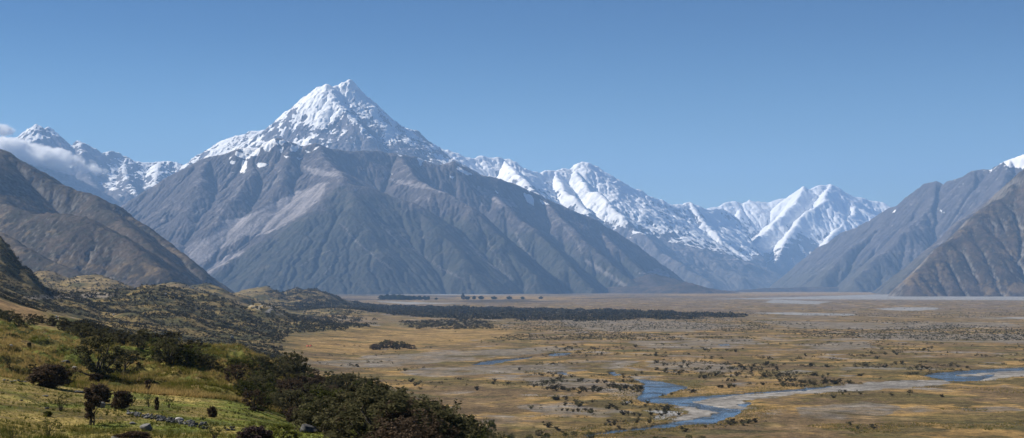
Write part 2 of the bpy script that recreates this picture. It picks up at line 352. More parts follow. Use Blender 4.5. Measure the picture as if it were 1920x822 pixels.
# A far left snowy range
def ex_left(s, X, Y, h, px, py, n, n2):
    s += 0.4 * in_poly(px, py, [(215,300),(350,300),(352,320),(240,388),(215,385),(200,345)])
    s -= 0.45 * in_poly(px, py, [(130,345),(150,320),(185,350),(215,360),(240,385),(200,375),(160,355)])
    s -= 0.25 * in_poly(px, py, [(95,255),(130,262),(200,285),(180,310),(140,300)])
    return s
mountain('left_snow_range', [
    ([(-120,330,21500),(-40,290,21500),(20,262,21500),(45,248,21400),(68,237,21400),(82,248,21400),(90,243,21450),(110,262,21500),(122,266,21500),(133,280,21600),(148,265,21600),(165,275,21700),(180,290,21800),(200,286,22000),(215,283,22100),(232,290,22100),(248,300,22200),(275,306,22300),(300,306,22400),(330,304,22500),(352,315,22600),(420,350,22600)], 0.85),
    ([(-60,320,19000),(20,290,18800),(40,280,18700),(70,296,18700),(95,302,18700),(130,330,18700),(150,345,18600),(165,360,18500)], 0.8),
    ([(148,265,21600),(155,310,20600),(170,345,19800),(190,370,19000)], 0.8),
    ([(235,305,22000),(232,325,21000),(240,340,20400),(262,375,19500)], 0.8),
    ([(215,352,19500),(232,360,19200),(250,385,18900)], 0.8), ([(300,306,22400),(292,330,21300),(290,345,20800)], 0.7)],
    (-8800, -4000, 17500, 23200), 15, m_range, col_snowrange(1700, 1100, 0.9, ex_left), jag=22, gully=50, gl=520, iters=10, k=0.05, seed=23, talus=1.5, warp=20, keep=0.12, post=13)
# D middle snowy range
def ex_mid(s, X, Y, h, px, py, n, n2):
    s -= 0.35 * in_poly(px, py, [(925,320),(960,318),(1010,360),(1030,380),(980,350),(940,345)])
    s += 0.35 * in_poly(px, py, [(880,300),(925,300),(930,320),(915,345),(890,330)])
    s += 0.38 * in_poly(px + 14 * n, py + 8 * n2, [(1010,325),(1080,320),(1150,335),(1240,400),(1340,430),(1390,480),(1330,470),(1200,440),(1120,415),(1060,365)])
    s -= 0.7 * ss(428, 478, py) * ss(1330, 1250, px); s += 0.3 * ss(1250, 1330, px) * ss(480, 440, py)
    s += 0.9 * blur(in_poly(px + 14 * n, py + 8 * n2, [(1318,398),(1370,415),(1400,452),(1440,445),(1405,492),(1375,480),(1335,440)]).astype(float), 3)
    return s
mountain('middle_snow_range', [
    ([(780,260,23500),(830,280,23500),(850,286,23500),(870,294,23600),(890,296,23700),(905,291,23800),(930,296,23900),(945,300,24000),(957,299,24000),(975,315,24100),(995,322,24300),(1010,323,24500),(1040,325,24800),(1060,318,25000),(1075,319,25100),(1083,307,25200),(1098,304,25200),(1112,308,25300),(1125,322,25400),(1145,330,25500),(1165,343,25700),(1190,358,25900),(1200,356,26000),(1218,371,26200),(1235,375,26400),(1250,383,26600),(1270,384,26800),(1280,388,27000),(1292,380,27200),(1310,388,27500),(1335,395,28000),(1360,396,29000)], 0.82),
    ([(945,300,24000),(970,330,22500),(1010,365,21500),(1040,390,20800),(1100,425,20000),(1160,460,19400),(1240,520,18700)], 0.82),
    ([(1075,319,25100),(1100,350,24000),(1140,380,23100),(1190,430,22200),(1250,480,21400),(1330,530,20500)], 0.82),
    ([(1040,325,24800),(1060,360,23500),(1100,395,22700)], 0.82),
    ([(1165,343,25700),(1190,385,24800),(1240,430,24000),(1300,470,23200),(1390,520,22300)], 0.82),
    ([(1235,375,26400),(1270,420,25500),(1320,460,24800),(1370,490,24200)], 0.82),
    ([(1292,380,27200),(1320,415,26400),(1350,450,25800),(1395,480,25400)], 0.82)],
    (-1500, 4700, 18000, 29500), 18, m_range, col_snowrange(840, 900, 0.7, ex_mid, 0.45), jag=22, gully=60, gl=560, iters=10, k=0.05, seed=29, L0=4500, talus=1.0, warp=20, keep=0.12, post=13)
# E valley head
def ex_head(s, X, Y, h, px, py, n, n2):
    s -= 0.40 * in_poly(px, py, [(1345,405),(1375,405),(1415,412),(1400,440),(1370,440)])
    s -= 0.35 * in_poly(px, py, [(1500,352),(1515,350),(1520,375),(1480,400),(1440,430),(1410,450),(1405,440),(1450,400),(1490,370)])
    s += 0.75 * blur(in_poly(px + 14 * n, py + 8 * n2, [(1322,398),(1370,415),(1400,452),(1440,445),(1480,420),(1500,430),(1440,480),(1405,492),(1375,478),(1340,440)]).astype(float), 3)
    s += 0.3 * in_poly(px, py, [(1560,347),(1600,365),(1655,395),(1590,430),(1530,425),(1500,400),(1540,360)])
    return s
mountain('valley_head_mountain', [
    ([(1270,395,30000),(1320,393,31000),(1345,388,31200),(1360,382,31300),(1378,378,31400),(1390,382,31500),(1405,372,31500),(1415,378,31600),(1440,382,31700),(1470,376,31700),(1490,366,31600),(1508,350,31500),(1518,358,31500),(1535,350,31600),(1556,345,31700),(1575,355,31800),(1600,368,31900),(1625,377,32000),(1655,382,32000),(1690,400,32000),(1760,430,32000)], 0.82),
    ([(1508,350,31500),(1490,385,30500),(1455,415,29500),(1420,450,28500),(1400,480,27500)], 0.82),
    ([(1556,345,31700),(1545,375,30600),(1500,410,29700),(1480,440,28700),(1460,475,27600),(1450,500,26800)], 0.82),
    ([(1600,368,31900),(1600,400,30600),(1570,430,29500),(1550,455,28500),(1530,490,27300)], 0.82),
    ([(1390,382,31500),(1385,410,30500),(1380,440,29700)], 0.82)],
    (3300, 9800, 25500, 33500), 24, m_range, col_snowrange(560, 800, 0.6, ex_head, 0.45), jag=26, gully=65, gl=650, iters=10, k=0.05, seed=43, L0=4500, talus=1.0, warp=20, keep=0.12, post=13)
RND = 30.0
# F right hazy ridge
def col_F(X, Y, h, sl, gx, gy, A, px, py):
    n = fbm(X / 220, Y / 220, 6, 61); n2 = fbm(X / 60, Y / 60, 5, 63)
    c = cmix(ROCK, (0.14, 0.125, 0.12), n + 0.3); c = cmix(c, SCREE, ss(0, 0.5, n2 + 0.5 * n + (0.65 - sl)) * 0.6)
    crag = ss(0.1, 0.5, ridged(X / 110, Y / 170, 4, 65) + 0.4 * n + 0.6 * (sl - 0.7)); c = cmix(c, (0.062, 0.056, 0.060), crag * 0.7)
    c = cmix(c, SCREE, ss(40, 300, A) * 0.6); c = cmix(c, (0.07, 0.065, 0.045), ss(500, 200, h + 150 * n) * 0.7)
    s = 0.16 + (h - 1500) / 800 + 0.8 * n2 + 0.2 * n + ss(20, 200, A) * 0.35 * ss(900, 1400, h) - (px < 1700) * 0.2
    for p in ([(1672,398),(1682,391),(1676,402)], [(1875,300),(1960,280),(1960,330),(1915,315),(1890,312)], [(1756,389),(1772,400),(1768,402)]): s = np.where(in_poly(px, py, p), 1.0, s)
    return c, s
mountain('hazy_ridge', [
    ([(1470,520,20300),(1500,490,20000),(1540,462,19600),(1580,440,19200),(1620,417,18800),(1660,396,18400),(1695,380,18000),(1715,365,17800),(1738,347,17700),(1755,342,17600),(1772,347,17500),(1785,338,17400),(1805,332,17300),(1822,322,17200),(1840,318,17200),(1858,320,17100),(1868,312,17100),(1880,304,17000),(1892,300,17000),(1910,294,17000),(1940,285,17000),(2000,270,17000),(2100,260,17000),(2250,330,17000)], 0.95, 0.75),
    ([(1755,342,17600),(1740,390,16900),(1700,430,16400),(1650,480,15900),(1600,525,15400)], 0.95, 0.7),
    ([(1892,300,17000),(1880,350,16200),(1840,400,15600),(1780,450,15000),(1740,500,14400)], 0.95, 0.7),
    ([(1695,380,18000),(1640,430,17600),(1580,480,17200),(1540,520,16800)], 0.95, 0.7),
    ([(2050,280,14000),(1960,320,13300),(1900,345,13000),(1850,380,12700),(1800,420,12400),(1755,465,12000),(1700,515,11600),(1670,540,11300)], 0.95, 0.7)],
    (2200, 8800, 10600, 21200), 18, m_right, col_F, jag=6, gully=40, gl=500, iters=14, k=0.06, seed=37, L0=4500, talus=0.95, warp=25, keep=0.06, post=6)
# G right near brown mountain
mountain('brown_right_mountain', [
    ([(2300,180,11020),(2050,235,10585),(1960,285,10440),(1920,322,10295),(1900,345,10222),(1888,362,10150),(1870,375,10077),(1850,390,10005),(1825,408,9860),(1800,432,9715),(1775,455,9570),(1752,478,9425),(1730,500,9280),(1715,514,9164),(1706,524,9091)], 1.15, 0.55),
    ([(2250,250,10150),(2230,400,8990),(2200,480,8265)], 0.8)],
    (1520, 5900, 7200, 11900), 11.5, m_near, col_near(0.38, 0.7, lambda h, px, py: ss(330, 60, h) * 0.40 - 0.25 * ss(80, 10, h) * (px > 1800) + 0.0, -0.05), jag=3, gully=34, gl=420, iters=9, k=0.028, seed=47, L0=5000, talus=1.25, warp=14, post=1.5)
# H left near mountain
mountain('brown_left_mountain', [
    ([(-420,60,7400),(-250,150,7200),(-120,215,7000),(-60,245,6900),(0,280,6800),(25,294,6750),(60,315,6700),(95,333,6650),(130,352,6600),(160,368,6550),(185,378,6500),(215,386,6450),(240,403,6400),(265,420,6300),(300,448,6200),(330,470,6100),(360,494,5950),(382,514,5870)], 1.0),
    ([(0,280,6800),(-20,340,6200),(0,380,5900),(60,396,5700),(120,402,5600),(170,412,5500),(220,440,5400),(265,475,5250),(300,505,5100)], 0.72),
    ([(185,378,6500),(230,420,6000),(280,465,5700),(320,500,5500)], 0.72),
    ([(-400,300,5500),(-200,380,5200),(-60,420,5000),(0,440,4900),(80,480,4700),(160,520,4500)], 0.72)],
    (-3600, -500, 4100, 7900), 8, m_near, col_near(0.3, 0.62, lambda h, px, py: 0.06 - 0.1 * ss(350, 600, h), 0.02), jag=3, gully=26, gl=280, iters=10, k=0.025, seed=53, L0=6000, talus=1.2, warp=14, post=1.5)
print('mountains', time.time() - T0)
#PART2
# ------------------------------------------------------------------ ground
TD = np.array([1.5, 10, 40, 80, 105, 130, 160, 190, 220, 260, 320, 400, 500, 700, 950, 1250, 1700, 2300, 3000, 4500])
TP = np.array([-600, 0, 150, 300, 450, 600, 750, 900, 1050, 1200, 1500])
TZ = np.array([
 # 1.5   10    40    80    105   130   160   190   220   260   320   400   500   700   950   1250  1700  2300  3000  4500
 [58.3, 58.0, 55.5, 53.0, 53.0, 53.0, 53.5, 54.0, 54.5, 56,   58,   62,   68,   75,   85,   100,  150,  120,  90,   60],
 [58.3, 57.6, 54.6, 51.7, 51.6, 51.8, 50.6, 51.6, 52.0, 52.4, 52.0, 52.8, 53.8, 54.6, 54.0, 62,   88,   85,   66,   45],
 [58.3, 57.5, 54.2, 51.3, 50.7, 50.5, 49.5, 50.2, 50.9, 50.6, 48.6, 47.6, 46.6, 43.5, 37.0, 34,   34,   40,   48,   40],
 [58.3, 57.4, 54.0, 51.4, 50.4, 49.9, 48.9, 49.6, 50.2, 48.6, 45.5, 42,   38,   30,   24.0, 20,   25,   36,   42,   32],
 [58.3, 57.4, 53.8, 51.3, 49.9, 49.0, 48.3, 48.7, 49.2, 47.0, 43.0, 38,   32,   24,   17,   11,   10,   13,   17,   16],
 [58.3, 57.4, 53.6, 51.0, 49.4, 46.9, 44.8, 43.8, 43.0, 42.2, 35,   22,   12,   5,    3,    2,    3,    4,    5,    6],
 [58.3, 57.3, 53.3, 50.6, 49.2, 46.8, 43.8, 42.0, 41.2, 38,   28,   14,   6,    1,    0,    0,    0,    0,    0,    0],
 [58.3, 57.2, 52.6, 48.6, 46.0, 43.4, 40.2, 37.6, 35.0, 29,   19,   8,    2,    0,    0,    0,    0,    0,    0,    0],
 [58.3, 57.0, 51.5, 46.2, 42.6, 39.0, 34.6, 30.0, 25.5, 19,   10,   3,    0,    0,    0,    0,    0,    0,    0,    0],
 [58.3, 56.8, 50.5, 43.5, 38.6, 34.0, 28.0, 22.5, 17,   11,   4,    0,    0,    0,    0,    0,    0,    0,    0,    0],
 [58.3, 56.5, 49.0, 39.5, 33.0, 27.0, 20.0, 14.0, 9,    4,    1,    0,    0,    0,    0,    0,    0,    0,    0,    0]])
def cubic(tab, u):                        # Catmull-Rom weights on an irregular table, u in index space
    n = tab.shape[0]; i = np.clip(np.floor(u).astype(int), 0, n - 2); t = u - i
    g = lambda k: np.clip(i + k, 0, n - 1)
    w = [0.5 * (-t**3 + 2*t**2 - t), 0.5 * (3*t**3 - 5*t**2 + 2), 0.5 * (-3*t**3 + 4*t**2 + t), 0.5 * (t**3 - t**2)]
    return [(g(k - 1), w[k]) for k in range(4)]
HUMPS = [ # px, depth, height, half width px, half depth
 (205, 1950, 22, 85, 380), (305, 2000, 28, 100, 400), (395, 2100, 28, 85, 330), (150, 1650, 14, 50, 250), (500, 2150, 24, 55, 230), (455, 1850, 14, 45, 220), (600, 2000, 9, 70, 200), (680, 2050, 6, 55, 160), (250, 1450, 9, 50, 130), (350, 1500, 9, 45, 130),
 (260, 2300, 20, 75, 280), (350, 2600, 22, 65, 280), (485, 4500, 48, 60, 600), (575, 4700, 50, 62, 600), (420, 3000, 30, 75, 320), (395, 3700, 40, 70, 450), (330, 3500, 36, 70, 400), (180, 3000, 40, 80, 350), (640, 3300, 12, 60, 250), (90, 3300, 44, 70, 350),
 (-110, 1700, 56, 95, 260), (0, 1650, 32, 48, 210), (55, 1600, 18, 38, 170)]
def ground_z(x, y):
    y = np.maximum(np.asarray(y, float), 1.5); x = np.asarray(x, float)
    px = 960 + F * x / y
    u = np.interp(px, TP, np.arange(len(TP))); v = np.interp(np.log(y), np.log(TD), np.arange(len(TD)))
    z = 0
    cu = cubic(TZ, u); cv = cubic(TZ.T, v)
    for i, wi in cu:
        for j, wj in cv: z = z + wi * wj * TZ[i, j]
    hill = ss(0.5, 12, z)
    far = np.maximum(y - 4500, 0); plain = 60 * (1 - np.exp(-far / 15500.0))
    z = z * ss(7000, 4500, y) + plain
    rough = fbm(x / 9, y / 9, 4, 5); mid = fbm(x / 45, y / 45, 4, 6); big = fbm(x / 300, y / 300, 4, 8)
    nr = ss(75, 180, y) * ss(900, 300, y)
    mound = ss(138, 165, y) * ss(420, 250, y) * ss(1000, 800, px)
    z = z + hill * (rough * (0.10 + 1.5 * mound) + mound * 0.6 * fbm(x / 3.2, y / 4.0, 3, 15) + mid * (0.25 + 1.0 * mound + 2.5 * ss(300, 900, y)) * ss(60, 150, y))
    z = z + hill * ss(800, 2000, y) * (big * 6 + 1.6 * ridged(x / 120, y / 160, 4, 14))
    hm = 0; lump = 1 + 0.3 * fbm(x / 110, y / 160, 5, 9); px = px + 22 * fbm(x / 150, y / 220, 3, 10)
    for hp, hd, hh, wp, wd in HUMPS:
        g = np.exp(-((px - hp) / wp) ** 2 - ((y - hd) / wd) ** 2); a = hh * g * lump
        hm = np.maximum(hm, a) + 0.15 * np.minimum(hm, a)
    z = z + hm
    z = z + (1 - hill) * (0.25 * mid + 0.5 * big) * ss(300, 700, y)
    return z
def polyw(p):                             # traced water / gravel outline -> real coordinates on the flat valley floor
    o = []
    for px, py in p:
        d = EYE * F / (py - HZ)
        for _ in range(20): d = F * (EYE - 60 * (1 - math.exp(-max(d - 4500, 0) / 15500.0))) / (py - HZ)
        o.append(((px - 960) / F * d, d))
    return o
WATER = [
 [(1183,708),(1205,710),(1240,714),(1262,718),(1288,726),(1270,732),(1248,738),(1229,743.5),(1246,744.5),(1293,742.5),(1340,740),(1398,736),(1445,732.5),(1500,728.5),(1560,722),(1560,724),(1500,731.5),(1445,735),(1400,738),(1350,743),(1318,747),(1300,751),(1316,757),(1345,762),(1394,765.5),(1390,771),(1375,778),(1342,793),(1312,794.5),(1270,798),(1234,803),(1176,808),(1150,811),(1100,818),(1100,814),(1150,806),(1211,799),(1250,793),(1275,788),(1300,784.5),(1330,780),(1350,772),(1330,768),(1300,761.5),(1270,758.5),(1234,755),(1199,751),(1193,746),(1204,736),(1208,730),(1199,725),(1210,719),(1200,714)],
 [(1728,704),(1745,700),(1763,697.5),(1828,692.5),(1990,684),(1990,689),(1920,693.5),(1860,697),(1806,700.5),(1788,703.5),(1815,705),(1845,703),(1870,700),(1860,706),(1832,713),(1800,715),(1774,713.5),(1755,708.5)],
 [(888,682.5),(905,677),(935,673.5),(975,670.5),(1002,668.5),(990,672.5),(945,678.5),(920,683.5),(895,684.5)],
 [(1024,666),(1040,661.5),(1072,660.5),(1066,666),(1040,668.5)], [(1040,697),(1055,696.5),(1068,701),(1064,703.5),(1050,701.5)],
 [(1138,697),(1152,696),(1170,703.5),(1150,705)], [(1388,757),(1402,751),(1406,760),(1394,761.5)], [(1348,645.5),(1366,644.5),(1368,647),(1352,648)]]
GRAV = [
 [(1296,749),(1340,744),(1398,738),(1412,738),(1413,744),(1402,752),(1396,766),(1350,763),(1310,757)], [(1268,757),(1330,768),(1352,773),(1330,781),(1295,786),(1255,794),(1270,782),(1288,776)],
 [(1398,741),(1445,735),(1530,726),(1640,716),(1730,712),(1775,713),(1782,720),(1640,731),(1500,738),(1410,748)], [(1785,702),(1860,696),(1990,690),(1990,702),(1900,706),(1840,714)],
 [(700,668),(850,660),(1050,650),(1100,655),(1020,664),(900,672),(850,678),(700,690),(640,692),(600,682)], [(790,690),(1000,684),(1130,676),(1200,678),(1180,690),(1000,700),(900,702),(810,705),(760,700)], [(980,708),(1050,704),(1140,714),(1150,724),(1060,728),(1000,722)],
 [(700,645),(760,648),(740,656),(660,660)], [(1210,675),(1330,680),(1400,690),(1340,700),(1220,690)], [(1050,600),(1250,602),(1400,610),(1300,622),(1150,622),(1060,612)], [(1400,600),(1600,606),(1880,604),(1920,612),(1700,618),(1500,616)],
 [(1180,640),(1400,636),(1440,645),(1300,655),(1200,652)], [(1500,645),(1620,640),(1640,652),(1540,658)], [(1600,625),(1920,628),(1960,645),(1750,640),(1620,636)], [(960,760),(1050,757),(1150,765),(1200,775),(1130,782),(1010,772)], [(1470,765),(1600,750),(1700,760),(1650,790),(1500,790)]]
PALE = [[(1225,790),(1260,785),(1290,772),(1260,768),(1230,765)], [(1168,748),(1188,752),(1190,757),(1172,756)], [(1210,766),(1240,770),(1243,777),(1212,774)], [(1640,578.5),(1700,576),(1745,576.5),(1770,579),(1720,583),(1660,582)], [(1400,587),(1480,586),(1600,589),(1605,592),(1500,591.5)],
 [(1820,596),(1990,595),(1990,599.5),(1900,598)], [(1330,561),(1500,557),(1640,552.5),(1990,553.5),(1990,563.5),(1640,562),(1480,561.5)], [(1000,584),(1100,582),(1040,588)], [(600,549.5),(830,551.5),(1000,553.5),(820,553.5),(600,552)], [(700,565),(880,569),(760,571)], [(1450,562),(1560,566),(1530,571),(1430,568)]]
GOLD = [[(560,640),(700,612),(950,616),(1000,628),(900,640),(700,660),(600,668),(450,650)], [(860,553),(1060,557),(1240,561),(1000,563),(850,560)], [(1150,549),(1640,549),(1640,552.5),(1300,556)], [(1200,742),(1500,728),(1560,720),(1400,720),(1260,735)]]
GREEN = [[(560,610),(620,622),(700,618),(900,608),(1000,606),(900,600)], [(430,640),(560,632),(640,634),(560,640)], [(1400,690),(1750,680),(1900,660),(1920,670),(1700,700),(1450,705)], [(960,785),(1180,780),(1260,795),(1160,806),(1000,812)]]
def gridw(poly): return polyw(poly)
rows = np.concatenate([np.geomspace(3, 60, 50, endpoint=False), np.geomspace(60, 290, 430, endpoint=False), np.geomspace(290, 560, 70, endpoint=False), np.geomspace(560, 4200, 620, endpoint=False), np.geomspace(4200, 36500, 170)])
cols = np.concatenate([np.linspace(-1500, -120, 60, endpoint=False), np.linspace(-120, 2040, 930), np.linspace(2060, 3500, 60)])
PX, D = np.meshgrid(cols, rows); GX = (PX - 960) / F * D; GZ = ground_z(GX, D)
nn1 = fbm(GX / 14, D / 14, 4, 101); nn2 = fbm(GX / 70, D / 70, 5, 102); nn3 = fbm(GX / 240, D / 240, 5, 103); nn4 = fbm(GX / 900, D / 600, 4, 104)
GPY = HZ + F * (EYE - 60 * (1 - np.exp(-np.maximum(D - 4500, 0) / 15500.0))) / D      # row of the flat floor
hillm = ss(1.5, 9, GZ - 60 * (1 - np.exp(-np.maximum(D - 4500, 0) / 15500.0)))
wob = 14.0 * fbm(GX / 60, D / 60, 4, 110); wobd = 14.0 * fbm(GX / 60, D / 60, 4, 111)
WX, WY = GX + wob * 0.8, D + wobd
bx = 7 * fbm(GX / 14, D / 14, 4, 112); by = 9 * fbm(GX / 14, D / 14, 4, 113)
sel = (GPY > 640) & (GPY < 830)
def wmask(poly, X, Y): return in_poly(X, Y, polyw(poly)).astype(float)
wat = np.zeros(D.shape)
for p in WATER: wat = np.maximum(wat, wmask(p, GX + bx * 0.5, D + by * 0.5))
grv = np.zeros(D.shape); pal = np.zeros(D.shape); gld = np.zeros(D.shape); grn = np.zeros(D.shape)
for i, p in enumerate(GRAV): grv = np.maximum(grv, wmask(p, (GX + bx) if i < 4 else WX, (D + by) if i < 4 else WY))
bars = np.zeros(D.shape)
for p in GRAV[:4]: bars = np.maximum(bars, wmask(p, GX + bx, D + by))
for p in PALE: pal = np.maximum(pal, wmask(p, WX, D + wobd * (1 + D / 1500)))
for p in GOLD: gld = np.maximum(gld, wmask(p, WX + wob * 2, WY + 3 * wobd))
for p in GREEN: grn = np.maximum(grn, wmask(p, WX + wob * 2, WY + 3 * wobd))
grv, gld, grn = blur(grv, 3), blur(gld, 6), blur(grn, 5); pal = blur(pal, 1)
bed = np.clip(wat + bars, 0, 1)
GZ = GZ * 1.0
flat = ss(0.95, 0.3, blur(bed, 1)); GZ = np.where(hillm < 0.5, GZ * flat - 0.75 * blur(bed, 1) - 0.55 * blur(wat, 1) + bars * (1 - wat) * 0.35, GZ)
bank = np.clip(blur(bed, 6) - bed, 0, 1) * 3
P_GRAV = (0.160, 0.140, 0.112); P_GOLD = (0.29, 0.185, 0.066); P_OLIVE = (0.112, 0.084, 0.030); P_BROWN = (0.145, 0.098, 0.052); P_GREEN = (0.082, 0.074, 0.024)
nn5 = fbm(GX / 32, D / 45, 5, 105); nn6 = fbm(GX / 120, D / 90, 5, 106)
pc = cmix(P_OLIVE, P_GOLD, ss(-0.12, 0.18, nn2 + 0.6 * nn5)); pc = cmix(pc, P_BROWN, ss(-0.05, 0.2, nn6 + 0.5 * nn1) * 0.85)
gf = blur(grv, 4) * 0.5 + 0.55 * nn2 + 0.45 * nn5 + 0.25 * nn3 + 0.12 * ss(700, 3000, D)
gm = ss(0.16, 0.40, gf) * (1 - 0.9 * gld) * ss(500, 700, D)
pc = cmix(pc, P_GOLD, gld * 0.8 * (0.8 + 0.5 * nn5)); pc = cmix(pc, P_GREEN, grn * ss(-0.3, 0.3, nn2 + nn5) * 0.75)
pc = cmix(pc, P_GRAV, gm * (0.8 + 0.4 * nn1)); pc = cmix(pc, (0.24, 0.215, 0.19), ss(0.35, 0.6, nn1 * 0.6 + nn5) * gm * 0.6)
pc = cmix(pc, P_GREEN, ss(0.28, 0.5, fbm(GX / 90, D / 50, 5, 120)) * 0.75 * (1 - gm)); pc = cmix(pc, (0.05, 0.045, 0.02), ss(0.35, 0.6, fbm(GX / 26, D / 34, 4, 121)) * 0.6 * (1 - gm))
pc = cmix(pc, (0.30, 0.21, 0.10), ss(0.3, 0.55, fbm(GX / 40, D / 40, 4, 122)) * 0.55 * (1 - gm))
pc = cmix(pc, (0.10, 0.075, 0.035), np.clip(bank, 0, 1) * 0.5)
pc = cmix(pc, (0.23, 0.215, 0.195), bars * (1 - wat)); pc = cmix(pc, (0.24, 0.24, 0.24), pal * 0.9)
pc = cmix(pc, (0.12, 0.085, 0.06), ss(2200, 4500, D) * ss(-0.1, 0.3, nn3) * 0.6 * (1 - pal) * (1 - gld))
pc = cmix(pc, (0.07, 0.06, 0.04), wat * 0.8)
sc_dark = ss(0.1, 0.3, fbm(GX / 500, D / 900, 4, 131)) * ss(5000, 6500, D) * ss(20000, 15000, D) * (1 - pal) * ss(1500, 1100, PX)
pc = cmix(pc, (0.035, 0.03, 0.024), sc_dark * 0.85)
hc = cmix((0.16, 0.15, 0.032), (0.29, 0.20, 0.075), ss(-0.3, 0.4, nn2 + 0.8 * nn1)); hc = cmix(hc, (0.085, 0.10, 0.018), ss(-0.25, 0.2, fbm(GX / 12, D / 20, 5, 140)))
lawn = ss(150, 132, D + 6 * nn1 + (450 - PX) * 0.0)
hc = cmix(hc, cmix((0.14, 0.165, 0.028), (0.31, 0.235, 0.075), ss(-0.35, 0.45, fbm(GX / 5, D / 9, 4, 141) + (330 - PX) / 700)), lawn)
midh = ss(380, 900, D); hc = cmix(hc, cmix((0.060, 0.056, 0.022), (0.19, 0.138, 0.050), ss(-0.2, 0.3, nn2 + 0.8 * nn5)), midh)
hc = cmix(hc, (0.21, 0.15, 0.07), ss(2000, 2600, D) * ss(-0.1, 0.3, nn3) * 0.7)
hc = cmix(hc, (0.25, 0.155, 0.07), wmask([(0, 0)] * 3, GX, D) if False else (ss(110, 60, PX) * ss(380, 450, D) * ss(800, 650, D)) * 0.9)
GC = cmix(pc, hc, hillm)
# screen-row of the real surface, used only to find where the traced track and flats lie on the ground
SPY = HZ + F * (EYE - GZ) / D
def onland(poly, dmin, dmax): return blur((in_poly(PX + 3 * nn1, SPY + 1.2 * nn1, poly) & (D > dmin) & (D < dmax)).astype(float), 1)
track = onland([(70,590),(95,591),(130,595),(168,600),(140,604),(110,605),(92,601),(60,597)], 650, 1100)
flats = onland([(40,556),(100,552),(180,548),(225,552),(200,558),(130,560),(60,562)], 500, 2500)
tan_patch = onland([(105,518),(200,520),(290,528),(200,533),(130,530)], 1500, 4500)  # tan ground patch on the farther slopes
GC = cmix(GC, (0.26, 0.25, 0.24), track); GC = cmix(GC, (0.22, 0.19, 0.16), flats * 0.8); GC = cmix(GC, (0.24, 0.18, 0.09), tan_patch * 0.8)
out1 = onland([(465,575),(490,566),(520,570),(560,585),(580,592),(520,592)], 1300, 2500) * ss(0.0, 0.35, fbm(GX / 7, D / 30, 4, 150)); GC = cmix(GC, (0.30, 0.28, 0.25), out1)
ny, nx = D.shape; gi = np.arange(ny * nx).reshape(ny, nx); gq = np.stack([gi[:-1, :-1], gi[:-1, 1:], gi[1:, 1:], gi[1:, :-1]], -1).reshape(-1, 4)
ground = mesh_obj('ground', np.stack([GX, D, GZ], -1), gq, 4, mat_ground(), attrs={'col': np.concatenate([GC.reshape(-1, 3), np.ones((ny * nx, 1))], 1), 'gravel': np.clip(gm + bars + track + pal, 0, 1).ravel()})
ground['kind'] = 'structure'
LR = np.log(rows)
def gz(x, y):                              # height of the built sheet
    px = 960 + F * x / y; u = np.interp(px, cols, np.arange(nx)); v = np.interp(np.log(y), LR, np.arange(ny))
    i, j = int(min(u, nx - 2)), int(min(v, ny - 2)); a, b = u - i, v - j
    return float((GZ[j, i] * (1 - a) + GZ[j, i + 1] * a) * (1 - b) + (GZ[j + 1, i] * (1 - a) + GZ[j + 1, i + 1] * a) * b)
def gzv(x, y):
    px = 960 + F * x / y; u = np.interp(px, cols, np.arange(nx)); v = np.interp(np.log(y), LR, np.arange(ny))
    i = np.minimum(u, nx - 2).astype(int); j = np.minimum(v, ny - 2).astype(int); a, b = u - i, v - j
    return (GZ[j, i] * (1 - a) + GZ[j, i + 1] * a) * (1 - b) + (GZ[j + 1, i] * (1 - a) + GZ[j + 1, i + 1] * a) * b
def hit(px, py, dmin=60, dmax=20000):      # where the ground is met in a direction from the eye
    i = int(np.interp(px, cols, np.arange(nx))); s = SPY[:, i]
    ok = np.where((rows >= dmin) & (rows <= dmax) & (s <= py))[0]
    if not len(ok): return None
    d = rows[ok[0]]; x = (px - 960) / F * d; return (x, d, gz(x, d))
m_water = mat_water()
import mathutils.geometry as mg
for p in WATER:
    w = polyw(p); cx = sum(a for a, b in w) / len(w); cy = sum(b for a, b in w) / len(w)
    far = 1.0 if cy < 3000 else 1
    pts = []
    for i, (a, b) in enumerate(w):         # the sheet runs a little under its banks
        (a0, b0), (a1, b1) = w[i - 1], w[(i + 1) % len(w)]
        ar = sum(w[k][0] * w[(k + 1) % len(w)][1] - w[(k + 1) % len(w)][0] * w[k][1] for k in range(len(w)))
        nxn, nyn = (b1 - b0), -(a1 - a0); L = math.hypot(nxn, nyn) + 1e-6; sg = 1 if ar > 0 else -1
        pts.append((a + sg * nxn / L * 4.0, b + sg * nyn / L * 4.0, -0.62))
    tri = mg.tessellate_polygon([[Vector(q) for q in pts]])
    o = mesh_obj('river', np.array(pts), np.array([t if mg.normal([Vector(pts[i]) for i in t]).z > 0 else (t[0], t[2], t[1]) for t in tri]), 3, m_water, smooth=False); o['kind'] = 'structure'
print('ground', time.time() - T0)
